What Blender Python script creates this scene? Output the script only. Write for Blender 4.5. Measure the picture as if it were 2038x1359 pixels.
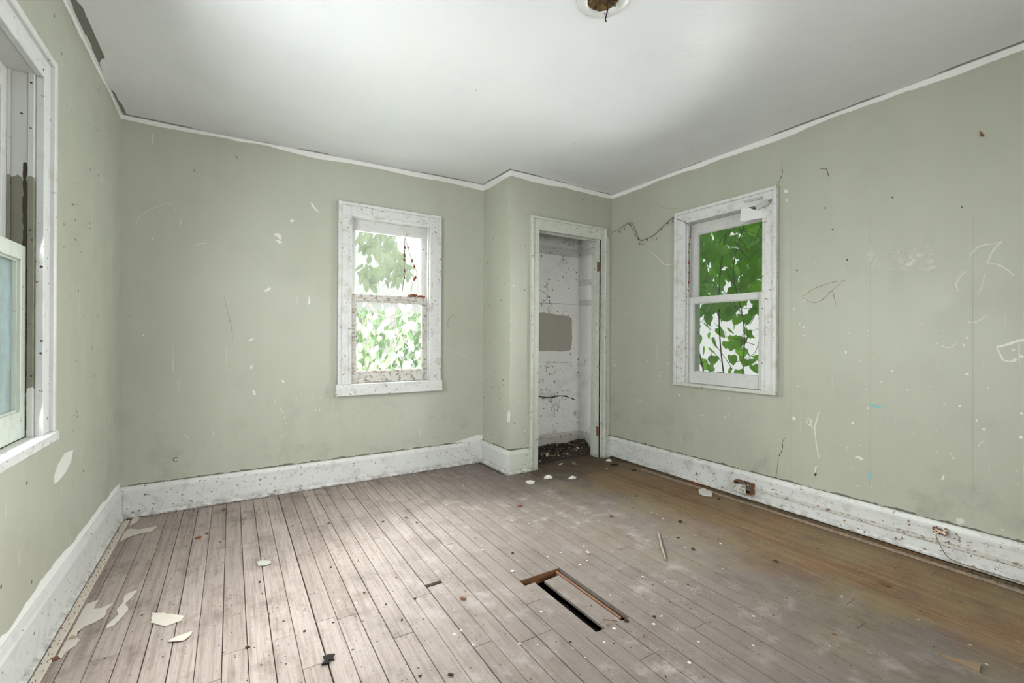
import bpy, bmesh, math, random
from mathutils import Matrix, Vector, noise as mnoise

# ------------------------------------------------------------------ scene, camera, light
sc = bpy.context.scene
for o in list(bpy.data.objects):
    bpy.data.objects.remove(o, do_unlink=True)
C = sc.collection
random.seed(7)
PI = math.pi

# room dimensions (metres): Y runs into the depth, X to the right, camera above the origin
F_PX, Y0_PX, YAW, CAM_H, ROLL = 893.9, 673.43, .559, 1.0962, .0055
XL, YB, YC, XC, XR, HH = -.5655, 3.5389, 3.0825, 1.9084, 3.0269, 2.44
YR = -1.0                                  # rear wall behind the camera

cam = bpy.data.cameras.new('camera')
cam.sensor_width = 36.0
cam.lens = F_PX / 2038 * 36
cam.shift_y = -(679.5 - Y0_PX) / 2038
cam.clip_start = .02
camo = bpy.data.objects.new('camera', cam)
C.objects.link(camo)
camo.matrix_world = (Matrix.Translation((0, 0, CAM_H)) @ Matrix.Rotation(-YAW, 4, 'Z')
                     @ Matrix.Rotation(PI / 2, 4, 'X') @ Matrix.Rotation(ROLL, 4, 'Z'))
sc.camera = camo

world = bpy.data.worlds.new('overcast_sky')
sc.world = world
world.use_nodes = True
wn = world.node_tree.nodes
wbg = wn.get('Background') or wn.new('ShaderNodeBackground')
wbg.inputs['Color'].default_value = (.97, .98, .97, 1)
wbg.inputs['Strength'].default_value = .88

sc.view_settings.view_transform = 'Standard'
sc.view_settings.look = 'None'
sc.view_settings.gamma = 1.0
sc.view_settings.exposure = -.05
sc.view_settings.use_curve_mapping = False
sc.cycles.max_bounces = 7
sc.cycles.diffuse_bounces = 4
sc.cycles.glossy_bounces = 3
sc.cycles.use_adaptive_sampling = True
sc.cycles.adaptive_threshold = .12
sc.cycles.adaptive_min_samples = 12
sc.cycles.transparent_max_bounces = 10
sc.cycles.sample_clamp_indirect = 6.0


def area(name, loc, rot, sx, sy, power, col=(1, 1, 1), spread=PI):
    l = bpy.data.lights.new(name, 'AREA')
    l.shape = 'RECTANGLE'
    l.size, l.size_y = sx, sy
    l.energy = power
    l.color = col
    l.spread = spread
    o = bpy.data.objects.new(name, l)
    C.objects.link(o)
    o.location = loc
    o.rotation_euler = rot
    return o


# daylight falling in through the room's windows, plus an added fill light behind the camera
# each window is four slats of sky light tipped downwards, as the sky stands above the horizon
def window_light(name, wall, a, b, z0, z1, power, tilt, col, spread):
    n, t = 2, math.radians(tilt)
    h = (z1 - z0) / n
    c = (a + b) / 2
    d = h * .5 * abs(math.sin(t)) + .004
    for k in range(n):
        z = z0 + (k + .5) * h
        if wall == 'back':
            area(name, (c, YB - d, z), (-PI / 2 + t, 0, 0), b - a, h * .98, power / n, col, spread)
        elif wall == 'right':
            area(name, (XR - d, c, z), (0, PI / 2 - t, 0), h * .98, b - a, power / n, col, spread)
        else:
            area(name, (XL + d, c, z), (0, -PI / 2 + t, 0), h * .98, b - a, power / n, col, spread)


area('daylight_window_back', (1.083, YB + .78, 2.15), (-PI / 2 + math.radians(40), 0, 0), 1.7, 1.25, 660, (1, .99, .98), 3.0)
window_light('daylight_window_right', 'right', 1.68, 2.24, .80, 1.98, 24, 8, (.98, 1, .98), 1.9)
window_light('daylight_window_left', 'left', 1.55, 2.13, .80, 1.95, 36, 12, (.97, 1, .99), 2.9)
area('fill_light_rear', (1.0, YR - .75, 1.45), (PI / 2, 0, 0), 1.7, 2.0, 100, (1, .995, .99))  # added fill light behind the camera, an assumed bright hall

# ------------------------------------------------------------------ pixel -> plane helpers (2038 x 1359 frame)


def ray(x, y):
    a = (x - 1019.) / F_PX
    b = (Y0_PX - y) / F_PX
    c, s = math.cos(ROLL), math.sin(ROLL)
    a, b = a * c - b * s, a * s + b * c
    return Vector((math.sin(YAW) + a * math.cos(YAW), math.cos(YAW) - a * math.sin(YAW), b))


def on(x, y, axis, v):
    d = ray(x, y)
    o = Vector((0, 0, CAM_H))
    i = 'XYZ'.index(axis)
    return o + d * ((v - o[i]) / d[i])


# ------------------------------------------------------------------ mesh helpers
def box(bm, x0, x1, y0, y1, z0, z1, ch=0.0):
    vs = [bm.verts.new(p) for p in ((x0, y0, z0), (x1, y0, z0), (x1, y1, z0), (x0, y1, z0),
                                    (x0, y0, z1), (x1, y0, z1), (x1, y1, z1), (x0, y1, z1))]
    fs = [bm.faces.new([vs[i] for i in f]) for f in
          ((3, 2, 1, 0), (4, 5, 6, 7), (0, 1, 5, 4), (1, 2, 6, 5), (2, 3, 7, 6), (3, 0, 4, 7))]
    if ch > 0:
        es = list({e for f in fs for e in f.edges})
        bmesh.ops.bevel(bm, geom=es, offset=ch, segments=1, affect='EDGES', profile=.5)
    return vs


def prism(bm, pts, depth_vec):
    """polygon pts (Vectors) extruded by depth_vec"""
    a = [bm.verts.new(p) for p in pts]
    b = [bm.verts.new(Vector(p) + depth_vec) for p in pts]
    n = len(pts)
    bm.faces.new(a)
    bm.faces.new(list(reversed(b)))
    for i in range(n):
        bm.faces.new([a[i], b[i], b[(i + 1) % n], a[(i + 1) % n]])


def tube(bm, pts, r, seg=6, r_end=None):
    pts = [Vector(p) for p in pts]
    n = len(pts)
    rings = []
    for i, p in enumerate(pts):
        t = (pts[min(i + 1, n - 1)] - pts[max(i - 1, 0)]).normalized()
        up = Vector((0, 0, 1)) if abs(t.z) < .9 else Vector((1, 0, 0))
        u = t.cross(up).normalized()
        w = t.cross(u)
        rr = r if r_end is None else r + (r_end - r) * i / (n - 1)
        rings.append([bm.verts.new(p + (u * math.cos(2 * PI * k / seg) + w * math.sin(2 * PI * k / seg)) * rr)
                      for k in range(seg)])
    for i in range(n - 1):
        for k in range(seg):
            bm.faces.new([rings[i][k], rings[i][(k + 1) % seg], rings[i + 1][(k + 1) % seg], rings[i + 1][k]])
    bm.faces.new(list(reversed(rings[0])))
    bm.faces.new(rings[-1])


def smooth_path(pts, n=5):
    pts = [Vector(p) for p in pts]
    out = []
    for i in range(len(pts) - 1):
        p0, p1, p2, p3 = pts[max(i - 1, 0)], pts[i], pts[i + 1], pts[min(i + 2, len(pts) - 1)]
        for k in range(n):
            t = k / n
            out.append(.5 * ((2 * p1) + (p2 - p0) * t + (2 * p0 - 5 * p1 + 4 * p2 - p3) * t * t
                             + (3 * p1 - p0 - 3 * p2 + p3) * t ** 3))
    out.append(pts[-1])
    return out


def lump(bm, c, rx, ry, rz, seed, rough=.35, sub=1):
    g = bmesh.ops.create_icosphere(bm, subdivisions=sub, radius=1)
    for v in g['verts']:
        d = 1 + rough * mnoise.noise(v.co * 1.6 + Vector((seed * 3.1, seed, 0)))
        d += rough * .6 * mnoise.noise(v.co * 4 + Vector((seed, seed * 7.7, 0)))
        v.co = Vector((v.co.x * rx * d, v.co.y * ry * d, v.co.z * rz * d)) + Vector(c)


def obj(name, bm, mat, parent=None, smooth=False, recalc=True):
    if recalc:
        bmesh.ops.recalc_face_normals(bm, faces=bm.faces[:])
    me = bpy.data.meshes.new(name)
    bm.to_mesh(me)
    bm.free()
    if smooth:
        for p in me.polygons:
            p.use_smooth = True
    me.materials.append(mat)
    o = bpy.data.objects.new(name, me)
    C.objects.link(o)
    if parent is not None:
        o.parent = parent
    return o


def NB():
    return bmesh.new()


def thing(name, loc=(0, 0, 0)):
    o = bpy.data.objects.new(name, None)
    o.empty_display_size = .05
    C.objects.link(o)
    o.location = loc
    return o


def tag(o, label, cat, group=None, kind=None):
    o['label'] = label
    o['category'] = cat
    if group:
        o['group'] = group
    if kind:
        o['kind'] = kind
    return o


def struct(o, label=None, cat=None):
    o['kind'] = 'structure'
    if label:
        o['label'] = label
    if cat:
        o['category'] = cat
    return o


def rebase(root):
    """children were built in world space: keep them where they are under a moved empty"""
    inv = Matrix.Translation(root.location).inverted()
    for c in root.children:
        c.matrix_parent_inverse = inv


def base_mesh(o, p):
    """move an object's origin to p without moving its mesh"""
    o.data.transform(Matrix.Translation(-Vector(p)))
    o.location = p


# ------------------------------------------------------------------ material helpers
class NT:
    def __init__(s, name, rough=.6, spec=.5):
        s.m = bpy.data.materials.new(name)
        s.m.use_nodes = True
        s.t = s.m.node_tree
        s.n = s.t.nodes
        s.b = s.n.get('Principled BSDF')
        s.out = s.n.get('Material Output')
        s.b.inputs['Roughness'].default_value = rough
        s.b.inputs['Specular IOR Level'].default_value = spec
        s.P = s.n.new('ShaderNodeNewGeometry').outputs['Position']
        s._xyz = None

    def link(s, a, b):
        s.t.links.new(a, b)

    def put(s, sock, v):
        if hasattr(v, 'is_linked') or isinstance(v, bpy.types.NodeSocket):
            s.link(v, sock)
        elif isinstance(v, (tuple, list)):
            sock.default_value = (*v, 1) if len(v) == 3 and sock.type == 'RGBA' else v
        else:
            sock.default_value = v

    def xyz(s, i):
        if s._xyz is None:
            sp = s.n.new('ShaderNodeSeparateXYZ')
            s.link(s.P, sp.inputs[0])
            s._xyz = sp
        return s._xyz.outputs[i]

    def vec(s, sx, sy, sz, off=(0, 0, 0), src=None):
        mp = s.n.new('ShaderNodeMapping')
        s.link(src or s.P, mp.inputs['Vector'])
        mp.inputs['Scale'].default_value = (sx, sy, sz)
        s.put(mp.inputs['Location'], off)
        return mp.outputs[0]

    def noise(s, scale=1, detail=3, rough=.5, v=None, dist=0):
        k = s.n.new('ShaderNodeTexNoise')
        s.link(v or s.P, k.inputs['Vector'])
        k.inputs['Scale'].default_value = scale
        k.inputs['Detail'].default_value = detail
        k.inputs['Roughness'].default_value = rough
        k.inputs['Distortion'].default_value = dist
        return k.outputs['Fac']

    def voro(s, scale, v=None):
        k = s.n.new('ShaderNodeTexVoronoi')
        s.link(v or s.P, k.inputs['Vector'])
        k.inputs['Scale'].default_value = scale
        return k.outputs['Distance'], k.outputs['Color']

    def math(s, op, a, b=0.0, c=None, clamp=False):
        k = s.n.new('ShaderNodeMath')
        k.operation = op
        k.use_clamp = clamp
        s.put(k.inputs[0], a)
        s.put(k.inputs[1], b)
        if c is not None:
            s.put(k.inputs[2], c)
        return k.outputs[0]

    def step(s, v, lo, hi, a=0., b=1.):
        k = s.n.new('ShaderNodeMapRange')
        s.put(k.inputs['Value'], v)
        s.put(k.inputs['From Min'], lo)
        s.put(k.inputs['From Max'], hi)
        k.inputs['To Min'].default_value = a
        k.inputs['To Max'].default_value = b
        return k.outputs[0]

    def mix(s, f, a, b, mode='MIX'):
        k = s.n.new('ShaderNodeMix')
        k.data_type = 'RGBA'
        k.blend_type = mode
        s.put(k.inputs[0], f)
        s.put(k.inputs[6], a)
        s.put(k.inputs[7], b)
        return k.outputs[2]

    def specks(s, scale, radius, keep, v=None):
        """sparse round spots: one in so many cells carries a spot"""
        d, c = s.voro(scale, v)
        sp = s.n.new('ShaderNodeSeparateColor')
        s.link(c, sp.inputs[0])
        rad = s.math('MULTIPLY', sp.outputs[1], radius)
        hit = s.math('LESS_THAN', d, rad)
        return s.math('MULTIPLY', hit, s.math('LESS_THAN', sp.outputs[0], keep))

    def color(s, c):
        s.put(s.b.inputs['Base Color'], c)

    def rough(s, v):
        s.put(s.b.inputs['Roughness'], v)

    def bump(s, h, strength=.3, dist=.002):
        k = s.n.new('ShaderNodeBump')
        k.inputs['Strength'].default_value = strength
        k.inputs['Distance'].default_value = dist
        s.put(k.inputs['Height'], h)
        s.link(k.outputs[0], s.b.inputs['Normal'])


MAT = {}


def simple(name, col, rough=.7, var=.15, scale=40, spec=.4, bump=.0):
    n = NT(name, rough, spec)
    f = n.noise(scale, 4, .6)
    dk = tuple(c * (1 - var) for c in col)
    lt = tuple(min(1, c * (1 + var)) for c in col)
    n.color(n.mix(f, dk, lt))
    if bump:
        n.bump(f, bump, .003)
    MAT[name] = n.m
    return n.m


def wall_paint(name, cutin=True, left_base=False):
    n = NT(name, .42, .35)
    big = n.noise(.9, 3, .55)
    mid = n.noise(5, 5, .6)
    col = n.mix(n.step(big, .3, .7), (.388, .402, .328), (.430, .445, .372))
    col = n.mix(n.math('MULTIPLY', n.step(mid, .52, .75), .16), col, (.33, .33, .27))
    roll = n.noise(1, 4, .6, n.vec(9, 9, .7))                       # roller streaks
    col = n.mix(n.math('MULTIPLY', n.step(roll, .45, .75), .22), col, (.49, .50, .42))
    # brown grime blotches low on the wall
    z = n.xyz(2)
    low = n.step(z, .95, .15)
    gr = n.math('MULTIPLY', n.math('MULTIPLY', n.step(n.noise(4.5, 5, .68), .53, .75), low), .55)
    col = n.mix(gr, col, (.19, .185, .155))
    # fine vertical scratches
    scr = n.step(n.noise(1, 2, .5, n.vec(70, 70, 2.6)), .70, .74)
    scr = n.math('MULTIPLY', scr, n.step(n.noise(2.1, 2, .5), .52, .60))
    scr = n.math('MULTIPLY', scr, n.step(z, 1.75, 1.3))
    col = n.mix(n.math('MULTIPLY', scr, .45), col, (.72, .72, .67))
    # small paint chips, denser low down
    dens = n.step(n.noise(1.7, 3, .6), .38, .62)
    s1 = n.math('MULTIPLY', n.specks(34, .26, .16), n.math('MULTIPLY', dens, n.step(z, 1.7, .9)))
    s2 = n.specks(17, .16, .08)
    col = n.mix(n.math('MULTIPLY', n.math('MAXIMUM', s1, s2), .85), col, (.80, .80, .76))
    col = n.mix(n.math('MULTIPLY', n.specks(21, .15, .13, n.vec(1, 1, 1, (3, 7, 5))), .9), col, (.05, .045, .035))
    if not left_base:                                               # line of grime above the skirting
        gl = n.math('ADD', .188, n.math('MULTIPLY', n.step(n.noise(13, 5, .65), .35, .75), .020))
        col = n.mix(n.math('MULTIPLY', n.math('LESS_THAN', z, gl), .85), col, (.085, .083, .058))
    if cutin:                                                       # white ceiling paint lapped onto the wall
        edge = n.math('SUBTRACT', HH - .012, n.math('MULTIPLY', n.step(n.noise(2.2, 2, .5), .35, .65), .020))
        edge = n.math('SUBTRACT', edge, n.math('MULTIPLY', n.noise(55, 3, .7), .013))
        col = n.mix(n.math('GREATER_THAN', z, edge), col, (.78, .78, .76))
    if left_base:                                                   # white skirting paint lapped up the wall
        e2 = n.math('ADD', .196, n.math('MULTIPLY', n.step(n.noise(2.6, 3, .6), .3, .7), .034))
        e2 = n.math('ADD', e2, n.math('MULTIPLY', n.noise(45, 3, .7), .010))
        col = n.mix(n.math('LESS_THAN', z, e2), col, (.80, .81, .80))
    n.color(col)
    n.rough(n.step(mid, .3, .7, .36, .5))
    n.bump(n.noise(9, 4, .62), .2, .004)
    MAT[name] = n.m
    return n.m


def ceiling_paint():
    n = NT('ceiling_paint', .3, .35)
    x, y = n.xyz(0), n.xyz(1)
    col = n.mix(n.step(n.noise(1.1, 4, .55), .35, .68), (.70, .725, .74), (.76, .78, .795))
    d = n.math('MINIMUM', n.math('SUBTRACT', YB, y), n.math('SUBTRACT', XR, x))
    d = n.math('MINIMUM', d, n.math('SUBTRACT', x, XL))
    dc = n.math('MAXIMUM', n.math('SUBTRACT', YC, y), n.math('SUBTRACT', XC, x))
    d = n.math('MINIMUM', d, dc)
    w = n.math('MULTIPLY', n.step(n.noise(2.3, 2, .5), .46, .56), .020)
    w = n.math('ADD', w, n.math('MULTIPLY', n.math('SUBTRACT', n.noise(14, 3, .6), .55), .012))
    strip = n.math('MULTIPLY', n.math('GREATER_THAN', d, .010), n.math('LESS_THAN', d, n.math('ADD', w, .010)))
    # an older wall colour shows where the ceiling paint stopped short of the left wall
    lw = n.math('MULTIPLY', n.step(n.noise(2.6, 3, .5, n.vec(1, 1, 1, (4, 0, 0))), .42, .55), .032)
    ls = n.math('MULTIPLY', n.math('LESS_THAN', n.math('SUBTRACT', x, XL + .014), lw),
                n.math('GREATER_THAN', n.math('SUBTRACT', x, XL), .014))
    ls = n.math('MULTIPLY', ls, n.math('LESS_THAN', y, 3.0))
    strip = n.math('MAXIMUM', strip, ls)
    col = n.mix(strip, col, (.19, .188, .16))
    col = n.mix(n.specks(9, .06, .16), col, (.10, .09, .08))
    n.color(col)
    n.rough(n.step(n.noise(3, 5, .6), .3, .7, .36, .52))
    n.bump(n.noise(3, 6, .58), .38, .02)
    MAT['ceiling'] = n.m


def trim_paint(name, base=(.63, .645, .635), chip=.66, chipcol=(.20, .13, .085), dirt=.3, greenish=0.0):
    n = NT(name, .38, .45)
    c = n.mix(n.step(n.noise(3, 4, .6), .35, .7), base, tuple(b * .93 for b in base))
    if greenish:
        c = n.mix(n.math('MULTIPLY', n.step(n.noise(6, 4, .6), .45, .6), greenish), c, (.50, .53, .45))
    g = n.math('MULTIPLY', n.step(n.noise(11, 5, .7), .52, .78), dirt)
    c = n.mix(g, c, (.30, .28, .24))
    ch = n.step(n.noise(52, 4, .68, n.vec(.7, .7, 1)), chip, chip + .02)
    c = n.mix(ch, c, chipcol)
    ft = n.math('MULTIPLY', n.step(n.xyz(2), .050, .004), n.step(n.noise(24, 6, .7), .42, .62))
    c = n.mix(n.math('MULTIPLY', ft, .8), c, (.16, .115, .08))
    c = n.mix(n.specks(38, .22, .18), c, (.07, .055, .045))
    n.color(c)
    n.rough(n.step(g, 0, .3, .34, .6))
    n.bump(n.noise(60, 3, .6), .15, .002)
    MAT[name] = n.m
    return n.m


def bare_jamb():
    """window jamb whose white paint stops: bare grey green between ragged edges, a dark worn track down it"""
    n = NT('jamb_bare', .55, .3)
    z, x = n.xyz(2), n.xyz(0)
    c = n.mix(n.noise(4, 4, .6), (.55, .56, .53), (.62, .63, .60))
    rag = n.math('MULTIPLY', n.math('SUBTRACT', n.noise(16, 4, .6), .5), .10)
    zz = n.math('ADD', z, rag)
    bare = n.math('MULTIPLY', n.math('LESS_THAN', zz, 1.63), n.math('GREATER_THAN', zz, .93))
    c = n.mix(bare, c, n.mix(n.noise(9, 5, .6), (.17, .165, .13), (.26, .255, .20)))
    tr = n.math('ABSOLUTE', n.math('SUBTRACT', x, n.math('ADD', XL - .028, n.math('MULTIPLY', n.noise(20, 3, .5), .006))))
    tr = n.math('MULTIPLY', n.math('LESS_THAN', tr, n.math('MULTIPLY', n.noise(35, 4, .6), .010)), n.math('LESS_THAN', z, 1.68))
    c = n.mix(tr, c, (.055, .042, .030))
    c = n.mix(n.specks(40, .2, .2), c, (.06, .05, .04))
    n.color(c)
    MAT['jamb_bare'] = n.m


def floor_wood():
    n = NT('floor_wood', .65, .22)
    oi = n.n.new('ShaderNodeObjectInfo')
    rnd = oi.outputs['Random']
    cmb = n.n.new('ShaderNodeCombineXYZ')
    n.put(cmb.inputs[0], n.math('MULTIPLY', rnd, 37.))
    n.put(cmb.inputs[1], n.math('MULTIPLY', rnd, 91.))
    gv = n.vec(62, 2.2, 62, cmb.outputs[0])
    grain = n.noise(1, 4, .65, gv)
    fine = n.noise(1, 3, .6, n.vec(260, 7, 260, cmb.outputs[0]))
    worn = n.mix(rnd, (.325, .266, .243), (.405, .340, .315))
    worn = n.mix(n.step(grain, .46, .90), worn, (.145, .110, .090))
    worn = n.mix(n.math('MULTIPLY', n.step(fine, .48, .72), .45), worn, (.16, .118, .095))
    worn = n.mix(n.step(n.math('ADD', n.math('SUBTRACT', n.xyz(0), n.math('MULTIPLY', n.xyz(1), .42)), n.math('MULTIPLY', n.noise(1.6, 4, .6), .7)), -.25, .85), worn, n.mix(.78, worn, (.105, .090, .080)))  # dirtier front and middle boards, darkened further in colour to offset strong light
    # old varnish survives along the right wall, worn grey everywhere else
    x, y = n.xyz(0), n.xyz(1)
    old = n.mix(rnd, (.180, .110, .058), (.250, .160, .088))
    old = n.mix(n.step(grain, .42, .70), old, (.135, .075, .038))
    edge = n.math('ADD', x, n.math('MULTIPLY', n.math('SUBTRACT', n.noise(2.2, 5, .62), .5), .75))
    edge = n.math('SUBTRACT', edge, n.math('MULTIPLY', n.math('MAXIMUM', n.math('SUBTRACT', y, 1.3), 0.), .10))
    m_old = n.step(edge, 2.10, 2.42)
    col = n.mix(m_old, worn, old)
    # khaki grime in front of the closet
    kh = n.math('MULTIPLY', n.step(edge, 1.55, 2.1), n.step(n.noise(3.1, 5, .6), .40, .66))
    col = n.mix(n.math('MULTIPLY', kh, .55), col, (.215, .185, .105))
    cl = n.math('MULTIPLY', n.step(x, 1.85, 2.05), n.step(n.math('ADD', y, n.math('MULTIPLY', n.noise(6, 5, .6), .35)), 2.85, 3.10))
    col = n.mix(n.math('MULTIPLY', cl, .85), col, (.085, .062, .042))  # dark dirt at the closet, with the closet's cast shadow painted in
    # spilled plaster dust and paint, tread into the middle of the room
    mid = n.math('MULTIPLY', n.step(x, .15, .7), n.step(x, 2.5, 2.0))
    pl = n.math('MULTIPLY', n.step(n.noise(7.5, 5, .70), .52, .70), n.step(n.noise(1.9, 3, .5), .38, .56))
    pl = n.math('MULTIPLY', pl, mid)
    col = n.mix(n.math('MULTIPLY', pl, .55), col, (.36, .335, .32))
    dk = n.math('MULTIPLY', n.step(n.noise(6.5, 6, .74, n.vec(1, .7, 1, (9, 2, 4))), .50, .70), .62)
    col = n.mix(dk, col, (.105, .080, .064))
    col = n.mix(n.math('MULTIPLY', n.specks(34, .22, .10), n.math('ADD', .2, n.math('MULTIPLY', mid, .6))), col, (.60, .57, .53))
    sm = n.step(n.noise(48, 4, .72), .60, .70)                    # trodden-in soot and grit
    col = n.mix(n.math('MULTIPLY', sm, .55), col, (.075, .055, .042))
    col = n.mix(n.specks(30, .15, .26, n.vec(1, 1, 1, (2, 8, 3))), col, (.045, .032, .024))
    col = n.mix(n.specks(62, .22, .22, n.vec(1, 1, 1, (5, 1, 3))), col, (.06, .045, .034))
    n.color(col)
    n.rough(n.step(n.noise(9, 4, .6), .3, .7, .58, .78))
    n.bump(n.math('MULTIPLY', grain, -.9), .35, .0025)
    MAT['floor'] = n.m


wall_paint('wall_green')
wall_paint('wall_green_left', left_base=True)
ceiling_paint()
floor_wood()
bare_jamb()
trim_paint('trim')
trim_paint('trim_worn', chip=.628, dirt=.62)
trim_paint('trim_bare', base=(.56, .545, .51), chip=.55, chipcol=(.25, .215, .18), dirt=.6)
trim_paint('trim_green', base=(.55, .58, .525), chip=.64, dirt=.4, greenish=.6)
trim_paint('sash', base=(.58, .59, .575), chip=.665, chipcol=(.16, .12, .09), dirt=.45)
trim_paint('sash_green', base=(.56, .61, .55), chip=.66, dirt=.35)
trim_paint('closet_trim', base=(.58, .57, .53), chip=.60, chipcol=(.10, .085, .07), dirt=.8)
simple('bare_green', (.23, .235, .19), .5, .2, 30)
simple('dark_wood', (.075, .045, .028), .75, .4, 50)
simple('subfloor', (.035, .026, .020), .9, .4, 30)
simple('brown_wood', (.17, .075, .035), .7, .4, 60)
simple('pale_wood', (.40, .31, .22), .7, .25, 60)
simple('plaster', (.62, .60, .565), .85, .08, 80, bump=.3)
simple('scuff', (.66, .665, .625), .7, .06, 120)
simple('smudge', (.462, .477, .402), .8, .08, 90)
simple('stick', (.27, .22, .165), .8, .3, 60)
simple('flake', (.44, .45, .385), .7, .1, 60)
simple('plaster_grey', (.40, .388, .335), .8, .1, 25)
simple('chalk', (.57, .58, .52), .8, .10, 160)
simple('crack', (.06, .055, .045), .9, .3, 60)
simple('teal', (.20, .47, .52), .6, .2, 80)
simple('tar', (.010, .009, .008), .95, .5, 60)
simple('dirt', (.040, .030, .021), .95, .55, 45, bump=.6)
simple('dirt_light', (.17, .125, .085), .95, .4, 60)
simple('leaf_brown', (.16, .075, .035), .8, .4, 70)
simple('leaf_red', (.21, .045, .022), .7, .4, 70)
simple('twig', (.075, .052, .035), .9, .4, 70)
simple('twig_grey', (.17, .145, .115), .9, .35, 70)
simple('metal_grey', (.42, .44, .44), .35, .2, 40, .6)
simple('rust', (.20, .085, .040), .8, .45, 90)
simple('splinter', (.24, .165, .105), .7, .3, 50)
simple('backing', (.56, .515, .455), .85, .10, 40)
simple('tack_wood', (.60, .53, .46), .75, .20, 45)
simple('tack_dirty', (.27, .215, .165), .85, .65, 26)
simple('black_wire', (.012, .012, .011), .45, .3, 30)
simple('plastic_film', (.70, .71, .70), .25, .05, 20, .6)
simple('grass', (.10, .17, .05), .9, .4, 8)
simple('seam', (.345, .355, .28), .6, .05, 20)
simple('siding', (.62, .64, .66), .7, .06, 6)


def bakelite():
    n = NT('outlet_brown', .5, .5)
    f = n.step(n.noise(95, 4, .6), .47, .53)
    n.color(n.mix(f, (.10, .030, .022), (.72, .60, .48)))
    MAT['outlet'] = n.m


bakelite()


def hole_grime():
    n = NT('hole_grime', .9, .2)
    f = n.noise(60, 6, .7)
    n.color(n.mix(n.step(f, .4, .65), (.03, .018, .012), (.24, .15, .055)))
    n.bump(f, .8, .01)
    MAT['hole'] = n.m


hole_grime()


def closet_paint():
    n = NT('closet_paint', .6, .3)
    z = n.xyz(2)
    c = n.mix(n.noise(2, 3, .5), (.82, .82, .80), (.88, .88, .865))
    v = n.math('MULTIPLY', n.step(n.noise(5, 6, .72), .54, .72), .7)
    lowm = n.math('MAXIMUM', n.step(z, .80, .2), n.step(z, 1.985, 2.02))
    c = n.mix(n.math('MULTIPLY', v, n.math('ADD', .18, lowm), clamp=True), c, (.10, .095, .085))
    cr = n.math('ABSOLUTE', n.math('SUBTRACT', n.noise(4.2, 6, .62, n.vec(1, 1, .8)), .5))
    cm = n.math('MULTIPLY', n.math('LESS_THAN', cr, .0045), n.step(n.noise(2.7, 2, .5, n.vec(1, 1, 1, (6, 1, 2))), .5, .56))
    c = n.mix(n.math('MULTIPLY', cm, .8), c, (.09, .08, .07))
    c = n.mix(n.specks(30, .24, .26), c, (.08, .065, .05))
    n.color(c)
    n.bump(n.noise(30, 4, .6), .4, .004)
    MAT['closet'] = n.m


closet_paint()


def glass(name, film=.05, filmcol=(.9, .93, .9), streak=.06, gl=.10):
    n = NT(name)
    n.n.remove(n.b)
    tr = n.n.new('ShaderNodeBsdfTransparent')
    tr.inputs[0].default_value = (.95, .97, .95, 1)
    g = n.n.new('ShaderNodeBsdfGlossy')
    g.inputs['Roughness'].default_value = .06
    g.inputs['Color'].default_value = (.8, .85, .82, 1)
    tl = n.n.new('ShaderNodeBsdfTranslucent')
    tl.inputs[0].default_value = (*filmcol, 1)
    df = n.n.new('ShaderNodeBsdfDiffuse')
    df.inputs[0].default_value = (*filmcol, 1)
    m0 = n.n.new('ShaderNodeMixShader')
    m0.inputs[0].default_value = .35
    n.link(tl.outputs[0], m0.inputs[1])
    n.link(df.outputs[0], m0.inputs[2])
    m1 = n.n.new('ShaderNodeMixShader')
    fr = n.n.new('ShaderNodeFresnel')
    fr.inputs[0].default_value = 1.3
    n.link(n.math('MULTIPLY', fr.outputs[0], gl * 8), m1.inputs[0])
    n.link(tr.outputs[0], m1.inputs[1])
    n.link(g.outputs[0], m1.inputs[2])
    m2 = n.n.new('ShaderNodeMixShader')
    s = n.math('ADD', film, n.math('MULTIPLY', n.step(n.noise(4, 6, .65, n.vec(1, 1, .6)), .4, .75), streak))
    n.link(s, m2.inputs[0])
    n.link(m1.outputs[0], m2.inputs[1])
    n.link(m0.outputs[0], m2.inputs[2])
    n.link(m2.outputs[0], n.out.inputs[0])
    MAT[name] = n.m


glass('glass_hazy', .004, (.95, .94, .90), .007)
glass('glass_clear', .02, (.9, .93, .9), .06)
glass('glass_blue', .35, (.72, .84, .88), .35)


def leaf_mat(name, c1, c2, tcol, tw=.5):
    n = NT(name, .45, .3)
    oi = n.n.new('ShaderNodeObjectInfo').outputs['Random']
    f = n.math('ADD', n.math('MULTIPLY', oi, .6), n.math('MULTIPLY', n.noise(9, 3, .6), .6))
    n.color(n.mix(f, c1, c2))
    tl = n.n.new('ShaderNodeBsdfTranslucent')
    n.put(tl.inputs[0], n.mix(f, tcol, tuple(min(1, t * 1.5) for t in tcol)))
    mx = n.n.new('ShaderNodeMixShader')
    mx.inputs[0].default_value = tw
    n.link(n.b.outputs[0], mx.inputs[1])
    n.link(tl.outputs[0], mx.inputs[2])
    n.link(mx.outputs[0], n.out.inputs[0])
    MAT[name] = n.m


leaf_mat('leaf_vine', (.035, .105, .010), (.30, .50, .06), (.24, .56, .03), .58)
leaf_mat('leaf_pale', (.20, .30, .18), (.44, .55, .38), (.38, .56, .32), .5)
leaf_mat('leaf_far', (.34, .46, .27), (.55, .66, .44), (.55, .75, .42), .5)

# ------------------------------------------------------------------ floor
PITCH, ROW0 = .0755, -.0216
HX0, HX1, HY0, HY1 = ROW0 + PITCH * 15, ROW0 + PITCH * 18, 1.255, 1.700     # the opening cut in the boards

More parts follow.
